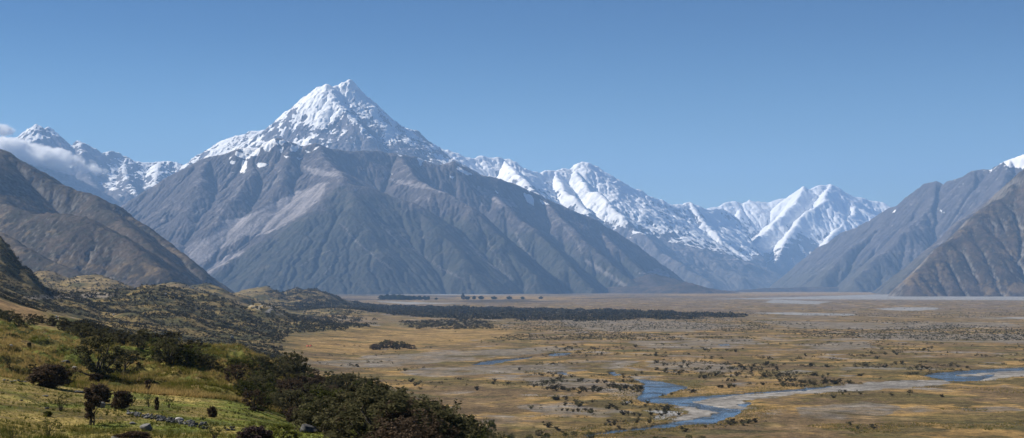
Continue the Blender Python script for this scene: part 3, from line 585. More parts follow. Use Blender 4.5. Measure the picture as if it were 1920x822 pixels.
#PART3
# ------------------------------------------------------------------ plants
rg = np.random.RandomState(5)
m_dark = mat_leaf('leaf_dark', (0.046, 0.047, 0.024), (0.155, 0.140, 0.070), 0.35)
m_olive = mat_leaf('leaf_olive', (0.035, 0.042, 0.012), (0.115, 0.120, 0.035), 0.3)
m_lime = mat_leaf('leaf_lime', (0.05, 0.06, 0.012), (0.17, 0.18, 0.04), 0.3)
m_umber = mat_leaf('leaf_umber', (0.042, 0.030, 0.020), (0.125, 0.090, 0.062), 0.2)
m_mauve = mat_leaf('leaf_mauve', (0.05, 0.035, 0.035), (0.15, 0.105, 0.095), 0.1)
m_farleaf = mat_leaf('leaf_far', (0.020, 0.030, 0.012), (0.055, 0.075, 0.028), 0.2)
m_scrub = mat_leaf('leaf_scrub', (0.024, 0.023, 0.013), (0.105, 0.090, 0.048), 0.15)
m_straw = mat_leaf('grass_straw', (0.11, 0.11, 0.02), (0.42, 0.30, 0.12), 0.35)
m_blade = mat_leaf('grass_green', (0.085, 0.11, 0.018), (0.27, 0.23, 0.06), 0.3)
m_bark = mat_plain('bark', (0.09, 0.075, 0.06), (0.05, 0.04, 0.032), 8)
m_stone = mat_plain('stone', (0.24, 0.235, 0.22), (0.12, 0.12, 0.115), 3.5, bump=0.08)
m_dstone = mat_plain('dark_stone', (0.10, 0.10, 0.098), (0.045, 0.045, 0.045), 4, bump=0.08)
m_pstone = mat_plain('pale_stone', (0.46, 0.44, 0.42), (0.28, 0.27, 0.26), 2, bump=0.06)
def leaves(rng, P, N, size, tone):        # one small quad per point, tilted at random about its outward direction
    n = len(P); a = rng.normal(size=(n, 3)); N = N + 0.9 * rng.normal(size=(n, 3)); N /= np.linalg.norm(N, axis=1)[:, None] + 1e-9
    U = np.cross(N, a); U /= np.linalg.norm(U, axis=1)[:, None] + 1e-9; Vv = np.cross(N, U)
    s = size * rng.uniform(0.55, 1.3, n)[:, None]; U = U * s * 0.5; Vv = Vv * s * rng.uniform(0.5, 1.1, n)[:, None]
    q = np.stack([P - Vv, P + U, P + Vv, P - U], 1)
    return q.reshape(-1, 3), np.arange(4 * n).reshape(n, 4), np.repeat(tone, 4)
def clumps(rng, cen, rad, per, size, squash=0.8):
    Ps, Ns, Ts = [], [], []
    for c, r in zip(cen, rad):
        k = max(4, int(per * rng.uniform(0.7, 1.2))); n = rng.normal(size=(k, 3)); n /= np.linalg.norm(n, axis=1)[:, None]
        rr = r * rng.uniform(0.25, 1.15, k) ** 0.6
        Ps.append(c + n * rr[:, None] * [1, 1, squash]); Ns.append(n + [0, 0, 0.3]); Ts.append(np.clip(rng.normal(0.45, 0.22, k) + rng.normal(0, 0.15), 0, 1))
    return leaves(rng, np.concatenate(Ps), np.concatenate(Ns), size, np.concatenate(Ts))
def tube(p, r, sides=5):
    V, Q = [], []; p = [np.array(a, float) for a in p]
    for i, (a, ra) in enumerate(zip(p, r)):
        dr = p[min(i + 1, len(p) - 1)] - p[max(i - 1, 0)]; dr /= np.linalg.norm(dr) + 1e-9
        u = np.cross(dr, [0.3, 1, 0.1]); u /= np.linalg.norm(u); v = np.cross(dr, u)
        for k in range(sides):
            t = 2 * math.pi * k / sides; V.append(a + ra * (math.cos(t) * u + math.sin(t) * v))
        if i:
            for k in range(sides): Q.append([(i - 1) * sides + k, (i - 1) * sides + (k + 1) % sides, i * sides + (k + 1) % sides, i * sides + k])
    return np.array(V), np.array(Q)
def join(parts):
    V, Q, n = [], [], 0
    for v, q in parts: V.append(v); Q.append(q + n); n += len(v)
    return np.concatenate(V), np.concatenate(Q)
def limbs(rng, tips, base_r, h0, spread=0.12):
    out = []
    for c in tips:
        b = np.array([rng.normal() * spread, rng.normal() * spread, -0.25]); m1 = b * 0.5 + np.array(c) * np.array([0.3, 0.3, 0.45]); m1[2] += 0.1
        m2 = np.array(c) * np.array([0.7, 0.7, 0.75]) + rng.normal(size=3) * 0.06
        out.append(tube([b, m1, m2, c], [base_r, base_r * 0.7, base_r * 0.4, base_r * 0.12]))
    return join(out)
# unit plants: height about 1, radius about 0.5; scaled when placed
def proto(kind, seed):
    rng = np.random.RandomState(seed)
    if kind == 'tree':
        n = 46; a = rng.uniform(0, 2 * np.pi, n); z = rng.uniform(0.06, 0.90, n); r = 0.48 * np.sqrt(np.clip(1 - ((z - 0.38) / 0.62) ** 2, 0.05, 1)) * rng.uniform(0.3, 1.15, n)
        cen = np.stack([r * np.cos(a), r * np.sin(a), z], 1); cr = rng.uniform(0.06, 0.13, n); L = clumps(rng, cen, cr, 85, 0.032)
        sp = np.stack([rng.uniform(-0.42, 0.42, 16), rng.uniform(-0.42, 0.42, 16), rng.uniform(0.7, 1.06, 16)], 1); sp[:, 2] -= 0.8 * (sp[:, 0] ** 2 + sp[:, 1] ** 2)
        L2 = clumps(rng, sp, np.full(16, 0.05), 26, 0.028, 1.8); T = limbs(rng, cen[::5], 0.028, 0.2, 0.05)
    elif kind == 'ball':
        n = 120; v = rng.normal(size=(n, 3)); v /= np.linalg.norm(v, axis=1)[:, None]; v *= (1 + 0.22 * np.sin(3 * np.arctan2(v[:, 1], v[:, 0]) + seed) * np.cos(4 * v[:, 2] + seed) + 0.12 * (rng.rand(n) < 0.15))[:, None]; cen = v * [0.42, 0.42, 0.44] * (rng.uniform(0.5, 1.06, n) ** 0.6)[:, None] + [0, 0, 0.48]; cen[:, 2] = np.clip(cen[:, 2], 0.05, 2)
        L = clumps(rng, cen, rng.uniform(0.07, 0.13, len(cen)), 60, 0.04); L2 = None; T = limbs(rng, cen[::9], 0.03, 0.1, 0.05)
    elif kind == 'mop':
        n = 26; a = rng.uniform(0, 2 * np.pi, n); cen = np.stack([0.36 * rng.uniform(0.2, 1, n) * np.cos(a), 0.36 * rng.uniform(0.2, 1, n) * np.sin(a), rng.uniform(0.55, 0.92, n)], 1)
        n = 12; a = rng.uniform(0, 2 * np.pi, n); c2 = np.stack([0.06 + 0.16 * np.cos(a), 0.20 * np.sin(a), rng.uniform(0.3, 0.6, n)], 1); cen = np.concatenate([cen, c2])
        L = clumps(rng, cen, rng.uniform(0.08, 0.13, len(cen)), 90, 0.036); L2 = None; T = limbs(rng, cen[::6], 0.035, 0.2, 0.08)
    elif kind == 'sparse':
        n = 26; a = rng.uniform(0, 2 * np.pi, n); z = rng.uniform(0.45, 0.98, n); r = rng.uniform(0.1, 0.62, n); cen = np.stack([r * np.cos(a), r * np.sin(a), z], 1)
        L = clumps(rng, cen, rng.uniform(0.06, 0.12, n), 22, 0.04); L2 = None; T = limbs(rng, cen[::2], 0.018, 0.1, 0.03)
    elif kind == 'vee':
        n = 15; a = rng.uniform(0, 2 * np.pi, n); z = rng.uniform(0.25, 0.85, n); r = (0.12 + 0.5 * z) * rng.uniform(0.2, 1, n); cen = np.stack([r * np.cos(a), r * np.sin(a), z], 1)
        cen = np.concatenate([cen, [[0, 0, 0.12], [0.08, 0.03, 0.2]]]); L = clumps(rng, cen, rng.uniform(0.1, 0.19, len(cen)), 26, 0.085); L2 = None; T = limbs(rng, cen[::4], 0.03, 0.1, 0.03)
    elif kind == 'poplar':
        n = 26; z = np.linspace(0.1, 1.0, n); r = 0.13 * np.sqrt(np.clip(1 - (z - 0.45) ** 2 * 3, 0.05, 1)); a = rng.uniform(0, 6.28, n)
        cen = np.stack([r * np.cos(a), r * np.sin(a), z], 1); L = clumps(rng, cen, np.full(n, 0.09), 14, 0.09, 1.4); L2 = None; T = limbs(rng, [[0, 0, 0.9]], 0.02, 0.1, 0)
    if L2: L = (np.concatenate([L[0], L2[0]]), np.concatenate([L[1], L2[1] + len(L[0])]), np.concatenate([L[2], L2[2]]))
    return L, T
mcache = {}
def plant(name, kind, seed, mat, pos, hgt, wid, label, cat, group=None, parts=True, rz=None, sink=0.0):
    key = (kind, seed, mat.name, parts); rz = rng_u() if rz is None else rz
    if key not in mcache:
        L, T = proto(kind, seed)
        if parts:
            c = mesh_obj('crown', L[0], L[1], 4, mat, attrs={'tone': L[2]}, smooth=False); k = mesh_obj('trunk', T[0], T[1], 4, m_bark)
            mcache[key] = (c.data, k.data); bpy.data.objects.remove(c); bpy.data.objects.remove(k)
        else:
            V, Q = join([(L[0], L[1]), (T[0], T[1])]); tn = np.concatenate([L[2], np.full(len(T[0]), 0.3)])
            c = mesh_obj('shrub', V, Q, 4, [mat, m_bark], attrs={'tone': tn}, smooth=False, fmat=np.concatenate([np.zeros(len(L[1])), np.ones(len(T[1]))]))
            mcache[key] = (c.data,); bpy.data.objects.remove(c)
    z = pos[2] - sink; dd = mcache[key]
    if parts:
        r = empty(name, (pos[0], pos[1], z), rz, (wid, wid, hgt))
        for nm, me in zip(('crown', 'trunk'), dd):
            o = bpy.data.objects.new(nm, me); C.objects.link(o); o.parent = r
    else:
        r = bpy.data.objects.new(name, dd[0]); C.objects.link(r); r.location = (pos[0], pos[1], z); r.rotation_euler = (0, 0, rz); r.scale = (wid, wid, hgt)
    tag(r, label, cat, group); return r
prng = random.Random(8)
def rng_u(): return prng.uniform(0, 6.28)
def at(px, py, wpx, hpx, dmax=20000, dmin=60):
    h = hit(px, py, dmin, dmax); return h, wpx * h[1] / F, hpx * h[1] / F
SOLO = [ # px, base py, width px, height px, kind, seed, material, name, label
 (95,727,78,50,'ball',1,m_umber,'bush','wide dark brown bush low on the golden bank, the broadest single bush'),
 (60,712,24,30,'tree',2,m_dark,'bush','small dark bush hugging the left end of the broad brown bush'),
 (128,724,26,40,'tree',3,m_olive,'bush','grey green bush at the right end of the broad brown bush'),
 (187,712,84,82,'tree',1,m_dark,'tree','tallest dark tree on the golden bank, above the twin round bushes'),
 (232,706,66,52,'tree',4,m_dark,'tree','spreading dark tree in the shade right of the tallest tree'),
 (178,718,26,20,'ball',2,m_umber,'bush','low dark bush at the foot of the tallest dark tree'),
 (184,757,48,42,'ball',1,m_umber,'bush','round dark brown bush above the pale boulder, left of its slightly smaller twin'),
 (228,768,37,41,'ball',2,m_umber,'bush','round barrel shaped dark brown bush at the start of the stone line'),
 (174,798,44,58,'mop',1,m_umber,'bush','mop headed dark bush on thin stems below the round bush'),
 (115,772,38,32,'sparse',1,m_olive,'tree','thin open olive tree alone on the left lawn'),
 (90,782,16,12,'ball',2,m_lime,'bush','small bright green bush on the lawn beside the thin olive tree'),
 (294,770,9,30,'ball',2,m_umber,'bush','narrow upright dark bush standing like a post between thin trees'),
 (279,764,20,26,'sparse',2,m_olive,'tree','thin pale tree just left of the narrow upright bush'),
 (316,765,24,22,'sparse',3,m_olive,'tree','thin pale tree just right of the narrow upright bush'),
 (247,762,16,20,'sparse',4,m_olive,'bush','wispy olive bush right of the barrel shaped bush'),
 (277,737,16,26,'mop',2,m_umber,'bush','small mushroom shaped bush on one stem on the golden bank'),
 (398,783,18,24,'ball',1,m_umber,'bush','small two lobed dark bush alone on the lawn right of the stone line'),
 (403,826,40,34,'sparse',5,m_olive,'tree','thin bare branched tree at the lower right end of the stone line'),
 (478,838,64,44,'ball',1,m_mauve,'bush','purplish brown bush at the bottom edge of the lawn'),
 (528,832,60,38,'tree',5,m_lime,'bush','yellow green bush beside the purplish bush, left of the wedge boulder'),
 (252,832,66,26,'ball',2,m_umber,'bush','dark low bush at the bottom edge below the grey boulder'),
 (722,830,36,34,'tree',6,m_lime,'bush','yellow green bush in front of the dark thicket, right of the lawn tip'),
 (752,822,30,28,'tree',2,m_lime,'bush','smaller yellow green bush touching the one by the lawn tip'),
 (885,838,46,36,'tree',5,m_lime,'bush','yellow green bush at the bottom edge in front of the thicket middle'),
 (918,824,28,36,'tree',6,m_lime,'bush','bright green bush low at the right part of the thicket'),
 (692,806,26,34,'tree',3,m_lime,'bush','lone yellow green bush between the two pale stemmed thicket trees'),
 (665,812,46,46,'tree',2,m_dark,'tree','grey green thicket tree with pale stem right of the wedge boulder'),
 (552,795,36,36,'ball',1,m_umber,'bush','dark rounded thicket bush just above the wedge boulder'),
 (15,690,11,20,'tree',4,m_dark,'bush','tiny upright dark bush on the golden slope at the left edge'),
 (55,655,8,12,'ball',2,m_dark,'bush','tiny dark bush high on the golden slope at far left'),
 (90,822,58,34,'sparse',5,m_olive,'bush','straggly grey green bush at the bottom left of the lawn'),
 (22,826,44,28,'sparse',1,m_olive,'bush','straggly bush in the bottom left corner'),
]
for px, py, wp, hp, kd, sd, mt, nm, lb in SOLO:
    h, wm_, hm_ = at(px, py, wp, hp)
    plant(nm, kd, sd, mt, h, hm_ * 1.04, wm_ * (1.05 if kd != 'sparse' else 0.85), lb, 'tree' if nm == 'tree' else 'bush', sink=0.06 if kd != 'ball' else 0.10 * hm_)
for k_ in range(11):
    h, wm_, hm_ = at(698 + 7.2 * k_ + prng.uniform(-2, 2), 653 + prng.uniform(-1.5, 3.5), prng.uniform(14, 24), 16 - abs(k_ - 5) * 1.2 + prng.uniform(-2, 2))
    plant('bush', 'tree', 1 + k_ % 6, prng.choice((m_dark, m_umber)), h, hm_, wm_, 'dark bush in the small clump standing alone on the golden flat', 'bush', 'bushes of the lone clump on the golden flat', sink=0.05)
ZONES = [ # base outline, count, (min m, max m), spacing, label, group, materials
 ([(600,752),(700,756),(800,786),(880,815),(935,840),(985,875),(960,930),(760,900),(700,835),(600,812),(560,795),(540,770)], 135, (2.4,4.4), 1.5, 'dark small leaved tree packed in the thicket that covers the lower hillside', 'trees of the hillside thicket', (m_dark, m_dark, m_dark, m_scrub, m_umber, m_olive)),
 ([(440,690),(560,700),(640,720),(640,745),(560,775),(480,775),(430,730)], 48, (1.4,3.2), 2.0, 'dark shrub standing apart on the grassy slope left of the thicket', 'shrubs on the slope beside the thicket', (m_dark, m_olive, m_umber)),
 ([(300,672),(380,682),(470,690),(560,702),(660,728),(720,742),(600,735),(500,712),(400,700),(300,682)], 36, (1.8,4.2), 2.4, 'dark tree on the crest of the golden bank above the lawn', 'trees along the crest of the golden bank', (m_dark, m_dark, m_olive)),
 ([(-60,612),(60,612),(130,630),(215,655),(330,668),(420,668),(330,652),(220,632),(130,612),(20,596),(-60,596)], 48, (1.4,3.6), 4.2, 'dark tree in the belt of scrub running behind the golden bank', 'trees in the belt behind the golden bank', (m_dark, m_dark, m_scrub)),
 ([(940,830),(1010,815),(1110,808),(1200,822),(1300,826),(1380,830),(1380,850),(1100,850),(960,860)], 26, (2.2,4.0), 5, 'dark shrub on the flat along the bottom edge near the river mouth of the stream', 'shrubs along the near bank of the stream', (m_dark, m_olive)),
]
ZONES[4] = (*ZONES[4][:4], 'dark shrub at the bottom edge below the lower bend of the river', 'shrubs below the lower bend of the river', (m_dark, m_olive))
seeds = [1, 2, 3, 4, 5, 6]; taken = []
for zi, (poly, cnt, (h0, h1), sp, lb, gp, mts) in enumerate(ZONES):
    pa = np.array(poly, float); x0, y0 = pa.min(0); x1, y1 = pa.max(0); done = 0; tries = 0
    while done < cnt and tries < 6000:
        tries += 1; px, py = prng.uniform(x0, x1), prng.uniform(y0, y1)
        if not in_poly(np.array([px]), np.array([py]), poly)[0]: continue
        h = hit(px, py, 60)
        if h is None or any((h[0] - a) ** 2 + (h[1] - b) ** 2 < sp * sp for a, b in taken): continue
        taken.append((h[0], h[1])); hh = prng.uniform(h0, h1) * 0.88; done += 1
        plant('tree' if zi in (0, 2, 3) else 'shrub', 'tree', prng.choice(seeds), prng.choice(mts), h, hh, hh * prng.uniform(1.0, 1.6), lb, 'tree' if zi in (0, 2, 3) else 'shrub', gp, sink=0.12)
    print('zone', zi, done)
# shrubs of the valley floor
cand = []
wpolys = [polyw(p) for p in WATER] + [polyw(g_) for g_ in GRAV[:4]]
ra = np.random.RandomState(21); n = 40000
py = np.where(ra.rand(n) < 0.72, ra.uniform(602, 735, n), ra.uniform(600, 822, n)); px = ra.uniform(560, 2030, n)
dd = EYE * F / (py - HZ); xx = (px - 960) / F * dd
zz = gzv(xx, dd); cl = fbm(xx / 110, dd / 110, 4, 161); c2 = fbm(xx / 30, dd / 30, 3, 162)
ok = (np.abs(zz) < 2.5) & (cl + 0.7 * c2 > 0.22) & (dd > 520)
ok &= ~((py > 742) & (cl + 0.7 * c2 < 0.45) & (px > 1400)); ok &= ~((px < 1000) & (ra.rand(n) < 0.75)); ok &= ~(in_poly(px, py, GOLD[0]) & (ra.rand(n) < 0.8))
for w_ in wpolys: ok &= ~in_poly(xx, dd, [(a * 1.0, b) for a, b in w_])
ok &= ~in_poly(px, py + 4, [(550,560),(1000,572),(1400,588),(1390,596),(1100,604),(750,600),(560,590)])
xs_, ys_ = xx[ok], dd[ok]; sz = 0.8 + 1.6 * ra.rand(len(xs_)) ** 2.0 + 0.9 * (ra.rand(len(xs_)) < 0.15)
NS = 3200; xs_, ys_, sz = xs_[:NS], ys_[:NS], sz[:NS]
app = sz / ys_; od = np.argsort(-app); big, rest = od[:290], od[290:]
print('plain shrubs', len(xs_), 'of', ok.sum())
LBL = [('dark thorny shrub, wide on top, on the near flat below the river', 'shrubs on the near flat'), ('dark thorny shrub dotting the gravel and grass between the river and the far scrub', 'shrubs dotted over the middle flat'),
       ('small dark shrub on the flat left of the river pool', 'shrubs left of the river pool')]
for i in big:
    x, y = float(xs_[i]), float(ys_[i]); q = 960 + F * x / y; k = 2 if q < 1190 else (0 if y < 830 else 1)
    plant('shrub', 'vee', prng.choice(seeds), prng.choice((m_scrub, m_scrub, m_dark)), (x, y, gz(x, y)), float(sz[i]), float(sz[i]) * prng.uniform(1.1, 2.1), LBL[k][0], 'shrub', LBL[k][1], parts=False, sink=0.1)
EX = [(1008,497,0,0)]
def scatter(name, X, Y, S, mat, per, leaf, label, wide=1.3, seed=3, sq=0.75):
    r = np.random.RandomState(seed); n = len(X); Z = gzv(X, Y)
    v = r.normal(size=(n, per, 3)); v /= np.linalg.norm(v, axis=2)[..., None]; v[..., 2] = np.abs(v[..., 2]) * 1.0
    rad = r.uniform(0.55, 1.05, (n, per, 1)); P = np.stack([X, Y, Z], 1)[:, None] + v * rad * S[:, None, None] * np.array([0.5 * wide, 0.5 * wide, 1.0 * sq]); P[..., 2] += (0.08 * S)[:, None]
    tone = np.clip(r.normal(0.45, 0.2, (n, 1)) + r.normal(0, 0.15, (n, per)), 0, 1).ravel(); sizes = np.repeat(S * leaf, per)
    P = P.reshape(-1, 3); N = v.reshape(-1, 3); a = r.normal(size=P.shape); N = N + 0.7 * r.normal(size=P.shape); N /= np.linalg.norm(N, axis=1)[:, None]
    U = np.cross(N, a); U /= np.linalg.norm(U, axis=1)[:, None] + 1e-9; Wv = np.cross(N, U); s = sizes[:, None] * r.uniform(0.6, 1.3, (len(P), 1)) * 0.5
    q = np.stack([P - Wv * s, P + U * s, P + Wv * s, P - U * s], 1).reshape(-1, 3)
    o = mesh_obj(name, q, np.arange(len(q)).reshape(-1, 4), 4, mat, attrs={'tone': np.repeat(tone, 4)}, smooth=False); o['kind'] = 'stuff'; o['label'] = label; return o
scatter('scattered_shrubs', xs_[rest], ys_[rest], sz[rest] * 1.0, m_scrub, 22, 0.33, 'small dark shrubs scattered over the far part of the flat', 1.7)
# far haze of tiny shrubs on the flat
r = np.random.RandomState(9); n = 22000; py = 564 + 75 * r.rand(n) ** 1.2; px = r.uniform(900, 2030, n); y = EYE * F / (py - HZ); x = (px - 960) / F * y
cl = fbm(x / 260, y / 500, 4, 171); k = (cl > 0.0) & (np.abs(gzv(x, y) - 60 * (1 - np.exp(-np.maximum(y - 4500, 0) / 15500.0))) < 4) & ~in_poly(px, py, PALE[6]) ; 
scatter('distant_shrubs', x[k], y[k], r.uniform(0.7, 2.1, k.sum()), m_scrub, 7, 0.6, 'specks of dark shrub far out on the flat', 1.8, 4)
# the dark scrub wood across the flat
def fill(poly, n, seed):
    w_ = np.array(polyw(poly)); r = np.random.RandomState(seed); x = r.uniform(w_[:, 0].min(), w_[:, 0].max(), n); y = r.uniform(w_[:, 1].min(), w_[:, 1].max(), n)
    k = in_poly(x + 40 * fbm(x / 120, y / 120, 4, seed), y + 150 * fbm(x / 100, y / 100, 4, seed + 1), [tuple(q) for q in w_]); return x[k], y[k], r
x, y, r = fill([(500,571),(560,568),(700,573),(900,577),(1100,582),(1250,585),(1395,591),(1385,594),(1250,599),(1100,603),(950,600),(850,599),(750,592),(640,590),(540,592)], 34000, 31)
scatter('scrub_wood', x, y, (2.6 + 3.8 * ss(-0.35, 0.45, fbm(x / 45, y / 80, 3, 211)) ) * r.uniform(0.45, 1.5, len(x)) ** 1.2, m_scrub, 14, 0.45, 'dark band of low scrub wood stretching across the flat', 2.2, 5)
x, y, r = fill([(740,606),(800,602),(870,600),(900,604),(925,615),(880,619),(800,618),(750,612)], 900, 33)
x2, y2, r2 = fill([(560,600),(640,592),(690,598),(690,620),(620,628),(540,620)], 700, 35)
scatter('scrub_patch', np.r_[x, x2], np.r_[y, y2], np.r_[r.uniform(2.2, 4.5, len(x)), r2.uniform(3, 6, len(x2))], m_scrub, 30, 0.3, 'dark scrub tongue reaching out onto the golden flat', 1.7, 6)
# scrub over the hillocks
r = np.random.RandomState(41); n = 60000; px = r.uniform(-120, 1010, n); y = np.exp(r.uniform(np.log(400), np.log(4300), n)); x = (px - 960) / F * y
zz = gzv(x, y); hz_ = ss(2, 10, zz); dn = fbm(x / 70, y / 70, 5, 181) + 0.35 * fbm(x / 18, y / 18, 3, 182)
bias = 0.25 + 0.22 * ss(450, 200, px) * ss(900, 1300, y) * ss(2700, 2100, y) - 0.04 * ss(2200, 2900, y) + 0.18 * (px < 60) * (y > 1200) + 0.22 * ss(1000, 1400, y) * ss(2600, 2200, y)
k = (dn + bias > 0.10) & (hz_ > 0.5) & (r.rand(n) < 0.85)
sp_ = HZ + F * (EYE - zz) / y; k &= ~in_poly(px, sp_, [(60,586),(130,588),(180,600),(130,612),(60,604)])
k &= ~((px < 120) & (y < 800))
x, y = x[k], y[k]; S = r.uniform(0.9, 2.8, len(x)) * (1 + 0.5 * (y > 1500)); nearb = y < 1700
print('hillock scrub', len(x))
scatter('hillock_scrub', x[nearb][:13000], y[nearb][:13000], S[nearb][:13000], m_scrub, 22, 0.32, 'dark low scrub covering the hillocks left of the flat', 1.5, 7)
scatter('far_hillock_scrub', x[~nearb][:20000], y[~nearb][:20000], S[~nearb][:20000], m_scrub, 10, 0.55, 'dark scrub on the farther hillocks and valley side', 1.5, 8)
k = r.rand(len(x)) < 0.12
scatter('olive_scrub', x[k] + 3, y[k] + 2, S[k] * 0.7, m_olive, 18, 0.34, 'paler green low shrubs among the dark scrub', 1.6, 9)
# grass
def tufts(name, X, Y, S, mat, blades, width, label, seed, lean=0.55):
    r = np.random.RandomState(seed); n = len(X); Z = gzv(X, Y); B = np.stack([X, Y, Z], 1)[:, None] + np.concatenate([r.normal(size=(n, blades, 2)) * (0.16 * S)[:, None, None], np.full((n, blades, 1), -0.03)], 2)
    a = r.uniform(0, 6.28, (n, blades)); ln = r.uniform(0.15, 1, (n, blades)) * lean; hh = S[:, None] * r.uniform(0.6, 1.1, (n, blades))
    T = B + np.stack([np.cos(a) * ln * hh, np.sin(a) * ln * hh, hh * (1 - 0.35 * ln)], 2); b = r.uniform(0, 3.14, (n, blades)); w_ = width * r.uniform(0.6, 1.2, (n, blades))
    side = np.stack([np.cos(b) * w_, np.sin(b) * w_, np.zeros_like(b)], 2); q = np.stack([B - side, B + side, T], 2).reshape(-1, 3)
    tone = np.clip(r.normal(0.42, 0.22, (n, 1)) + 1.1 * fbm(X / 7, Y / 9, 4, seed)[:, None] + r.normal(0, 0.1, (n, blades)), 0, 1).ravel()
    o = mesh_obj(name, q, np.arange(len(q)).reshape(-1, 3), 3, mat, attrs={'tone': np.repeat(tone, 3)}, smooth=False); o['kind'] = 'stuff'; o['label'] = label
r = np.random.RandomState(51); n = 70000; px = r.uniform(-60, 960, n); y = np.exp(r.uniform(np.log(140), np.log(330), n)); x = (px - 960) / F * y; zz = gzv(x, y)
k = (zz > 8) & (fbm(x / 8, y / 8, 3, 191) + r.rand(n) * 0.5 > 0.12); x, y = x[k][:42000], y[k][:42000]
tufts('tussock_grass', x, y, r.uniform(0.35, 0.85, len(x)), m_straw, 12, 0.035, 'golden tussock grass covering the bank', 61, 0.8)
n = 30000; px = r.uniform(-80, 800, n); y = np.exp(r.uniform(np.log(66), np.log(150), n)); x = (px - 960) / F * y
tufts('lawn_grass', x, y, r.uniform(0.05, 0.17, n), m_blade, 8, 0.018, 'short yellow green grass of the lawn', 62, 0.9)
n = 2600; px = r.uniform(-60, 620, n); y = np.exp(r.uniform(np.log(78), np.log(142), n)); x = (px - 960) / F * y; k = fbm(x / 4, y / 5, 3, 195) + 0.3 * r.rand(n) > 0.28
tufts('lawn_weeds', x[k], y[k], r.uniform(0.15, 0.42, k.sum()), m_lime, 10, 0.03, 'darker green weeds and small tussocks dotted over the lawn', 65, 0.9)
n = 1500; px = np.r_[r.uniform(-60, 260, n), r.normal(525, 30, 200), r.uniform(250, 460, 200)]; y = np.r_[r.uniform(74, 92, n), r.uniform(78, 90, 200), r.uniform(76, 92, 200)]; x = (px - 960) / F * y; k = fbm(x / 2.2, y / 2.2, 2, 197) > 0.12; x, y = x[k], y[k]
tufts('rank_grass', x, y, r.uniform(0.3, 0.7, len(x)), m_blade, 9, 0.012, 'taller seeding grass along the bottom edge', 63, 0.4)
n = 60000; py = r.uniform(640, 822, n); px = r.uniform(900, 2000, n); y = EYE * F / (py - HZ); x = (px - 960) / F * y; zz = gzv(x, y)
wd = np.full(n, 1e9)
for w_ in wpolys[:2]:
    wd = np.minimum(wd, line_dist(x, y, w_ + [w_[0]]))
inw = np.zeros(n, bool)
for w_ in wpolys: inw |= in_poly(x, y, w_)
k = (~inw) & (np.abs(zz) < 2) & ((wd < 14 * r.rand(n) ** 0.6 * 1.6) | (fbm(x / 60, y / 60, 4, 199) > 0.42))
x, y = x[k][:9000], y[k][:9000]
tufts('river_tussock', x, y, r.uniform(0.35, 0.95, len(x)), m_straw, 8, 0.09, 'pale tussock grass along the river banks', 64, 0.8)
# stones
def rock_mesh(seed, flat=0.6, wedge=0.0, sub=3):
    import bmesh
    bm = bmesh.new(); bmesh.ops.create_icosphere(bm, subdivisions=sub, radius=0.5); r = np.random.RandomState(seed); pl = [(r.normal(size=3)) for _ in range(9)]
    for v in bm.verts:
        c = np.array(v.co)
        for q in pl:
            q_ = q / np.linalg.norm(q); dd_ = c @ q_ - 0.33
            if dd_ > 0: c = c - q_ * dd_ * 0.9
        c = c * (1 + 0.08 * math.sin(9 * c[0] + seed) * math.cos(11 * c[1])) ; c[2] = c[2] * flat * (1.0 - wedge * c[0] * 1.4); v.co = c
    me = bpy.data.meshes.new('rock'); bm.to_mesh(me); bm.free(); return me
rmesh = [rock_mesh(i, 0.75) for i in range(7)]; wedge = rock_mesh(20, 0.85, 1.0, 4)
rm = {}
def rock(name, px, py, wp, hp, mat, label, group=None, me=None, seed=0):
    h = hit(px, py, 60)
    base = me or rmesh[seed % 7]; key = (base.name, mat.name)
    if key not in rm: q = base.copy(); q.materials.append(mat); rm[key] = q
    o = bpy.data.objects.new(name, rm[key]); C.objects.link(o); s = wp * h[1] / F; hz__ = hp * h[1] / F
    o.location = (h[0], h[1], h[2] + hz__ * 0.35); o.scale = (s, s * prng.uniform(0.7, 1.0), hz__ * 1.35); o.rotation_euler = (0, 0, 0 if me else rng_u()); tag(o, label, 'boulder' if name == 'boulder' else 'rock', group); return o
rock('boulder', 275, 808, 27, 17, m_stone, 'rounded grey boulder on the lawn below the stone line', seed=1)
rock('boulder', 578, 812, 44, 19, m_dstone, 'wedge shaped dark grey boulder at the foot of the thicket', me=wedge)
rock('boulder', 190, 765, 21, 13, m_stone, 'pale grey boulder tucked under the round brown bush', seed=3)
rock('rock', 148, 737, 20, 6, m_dstone, 'long flat dark rock on the upper edge of the lawn', seed=2)
rock('rock', 249, 796, 14, 6, m_stone, 'small flat rock left of the rounded grey boulder', seed=4)
rock('rock', 216, 824, 20, 7, m_stone, 'flat pale rock at the bottom edge of the lawn', seed=5)
rock('rock', 55, 713, 10, 8, m_pstone, 'pale rock at the left foot of the broad brown bush', seed=6)
rock('rock', 141, 693, 13, 8, m_pstone, 'pale outcrop rock right of the broad brown bush', seed=0)
rock('rock', 124, 683, 20, 8, m_dstone, 'dark outcrop rock above the broad brown bush', seed=1)
rock('rock', 21, 650, 8, 6, m_pstone, 'pale rock high on the golden slope at the left edge', seed=2)
rock('rock', 88, 767, 10, 4, m_dstone, 'dark rock on the lawn left of the thin olive tree', seed=3)
rock('rock', 40, 752, 8, 3, m_dstone, 'small dark rock on the open lawn at far left', seed=4)
rock('rock', 85, 744, 12, 4, m_stone, 'small grey rock on the lawn above the dark one', seed=5)
rock('rock', 336, 789, 22, 7, m_pstone, 'pale slab lying in the middle of the stone line', seed=6)
rock('rock', 435, 636, 7, 7, m_stone, 'standing grey rock on the golden flat beyond the trees', seed=1)
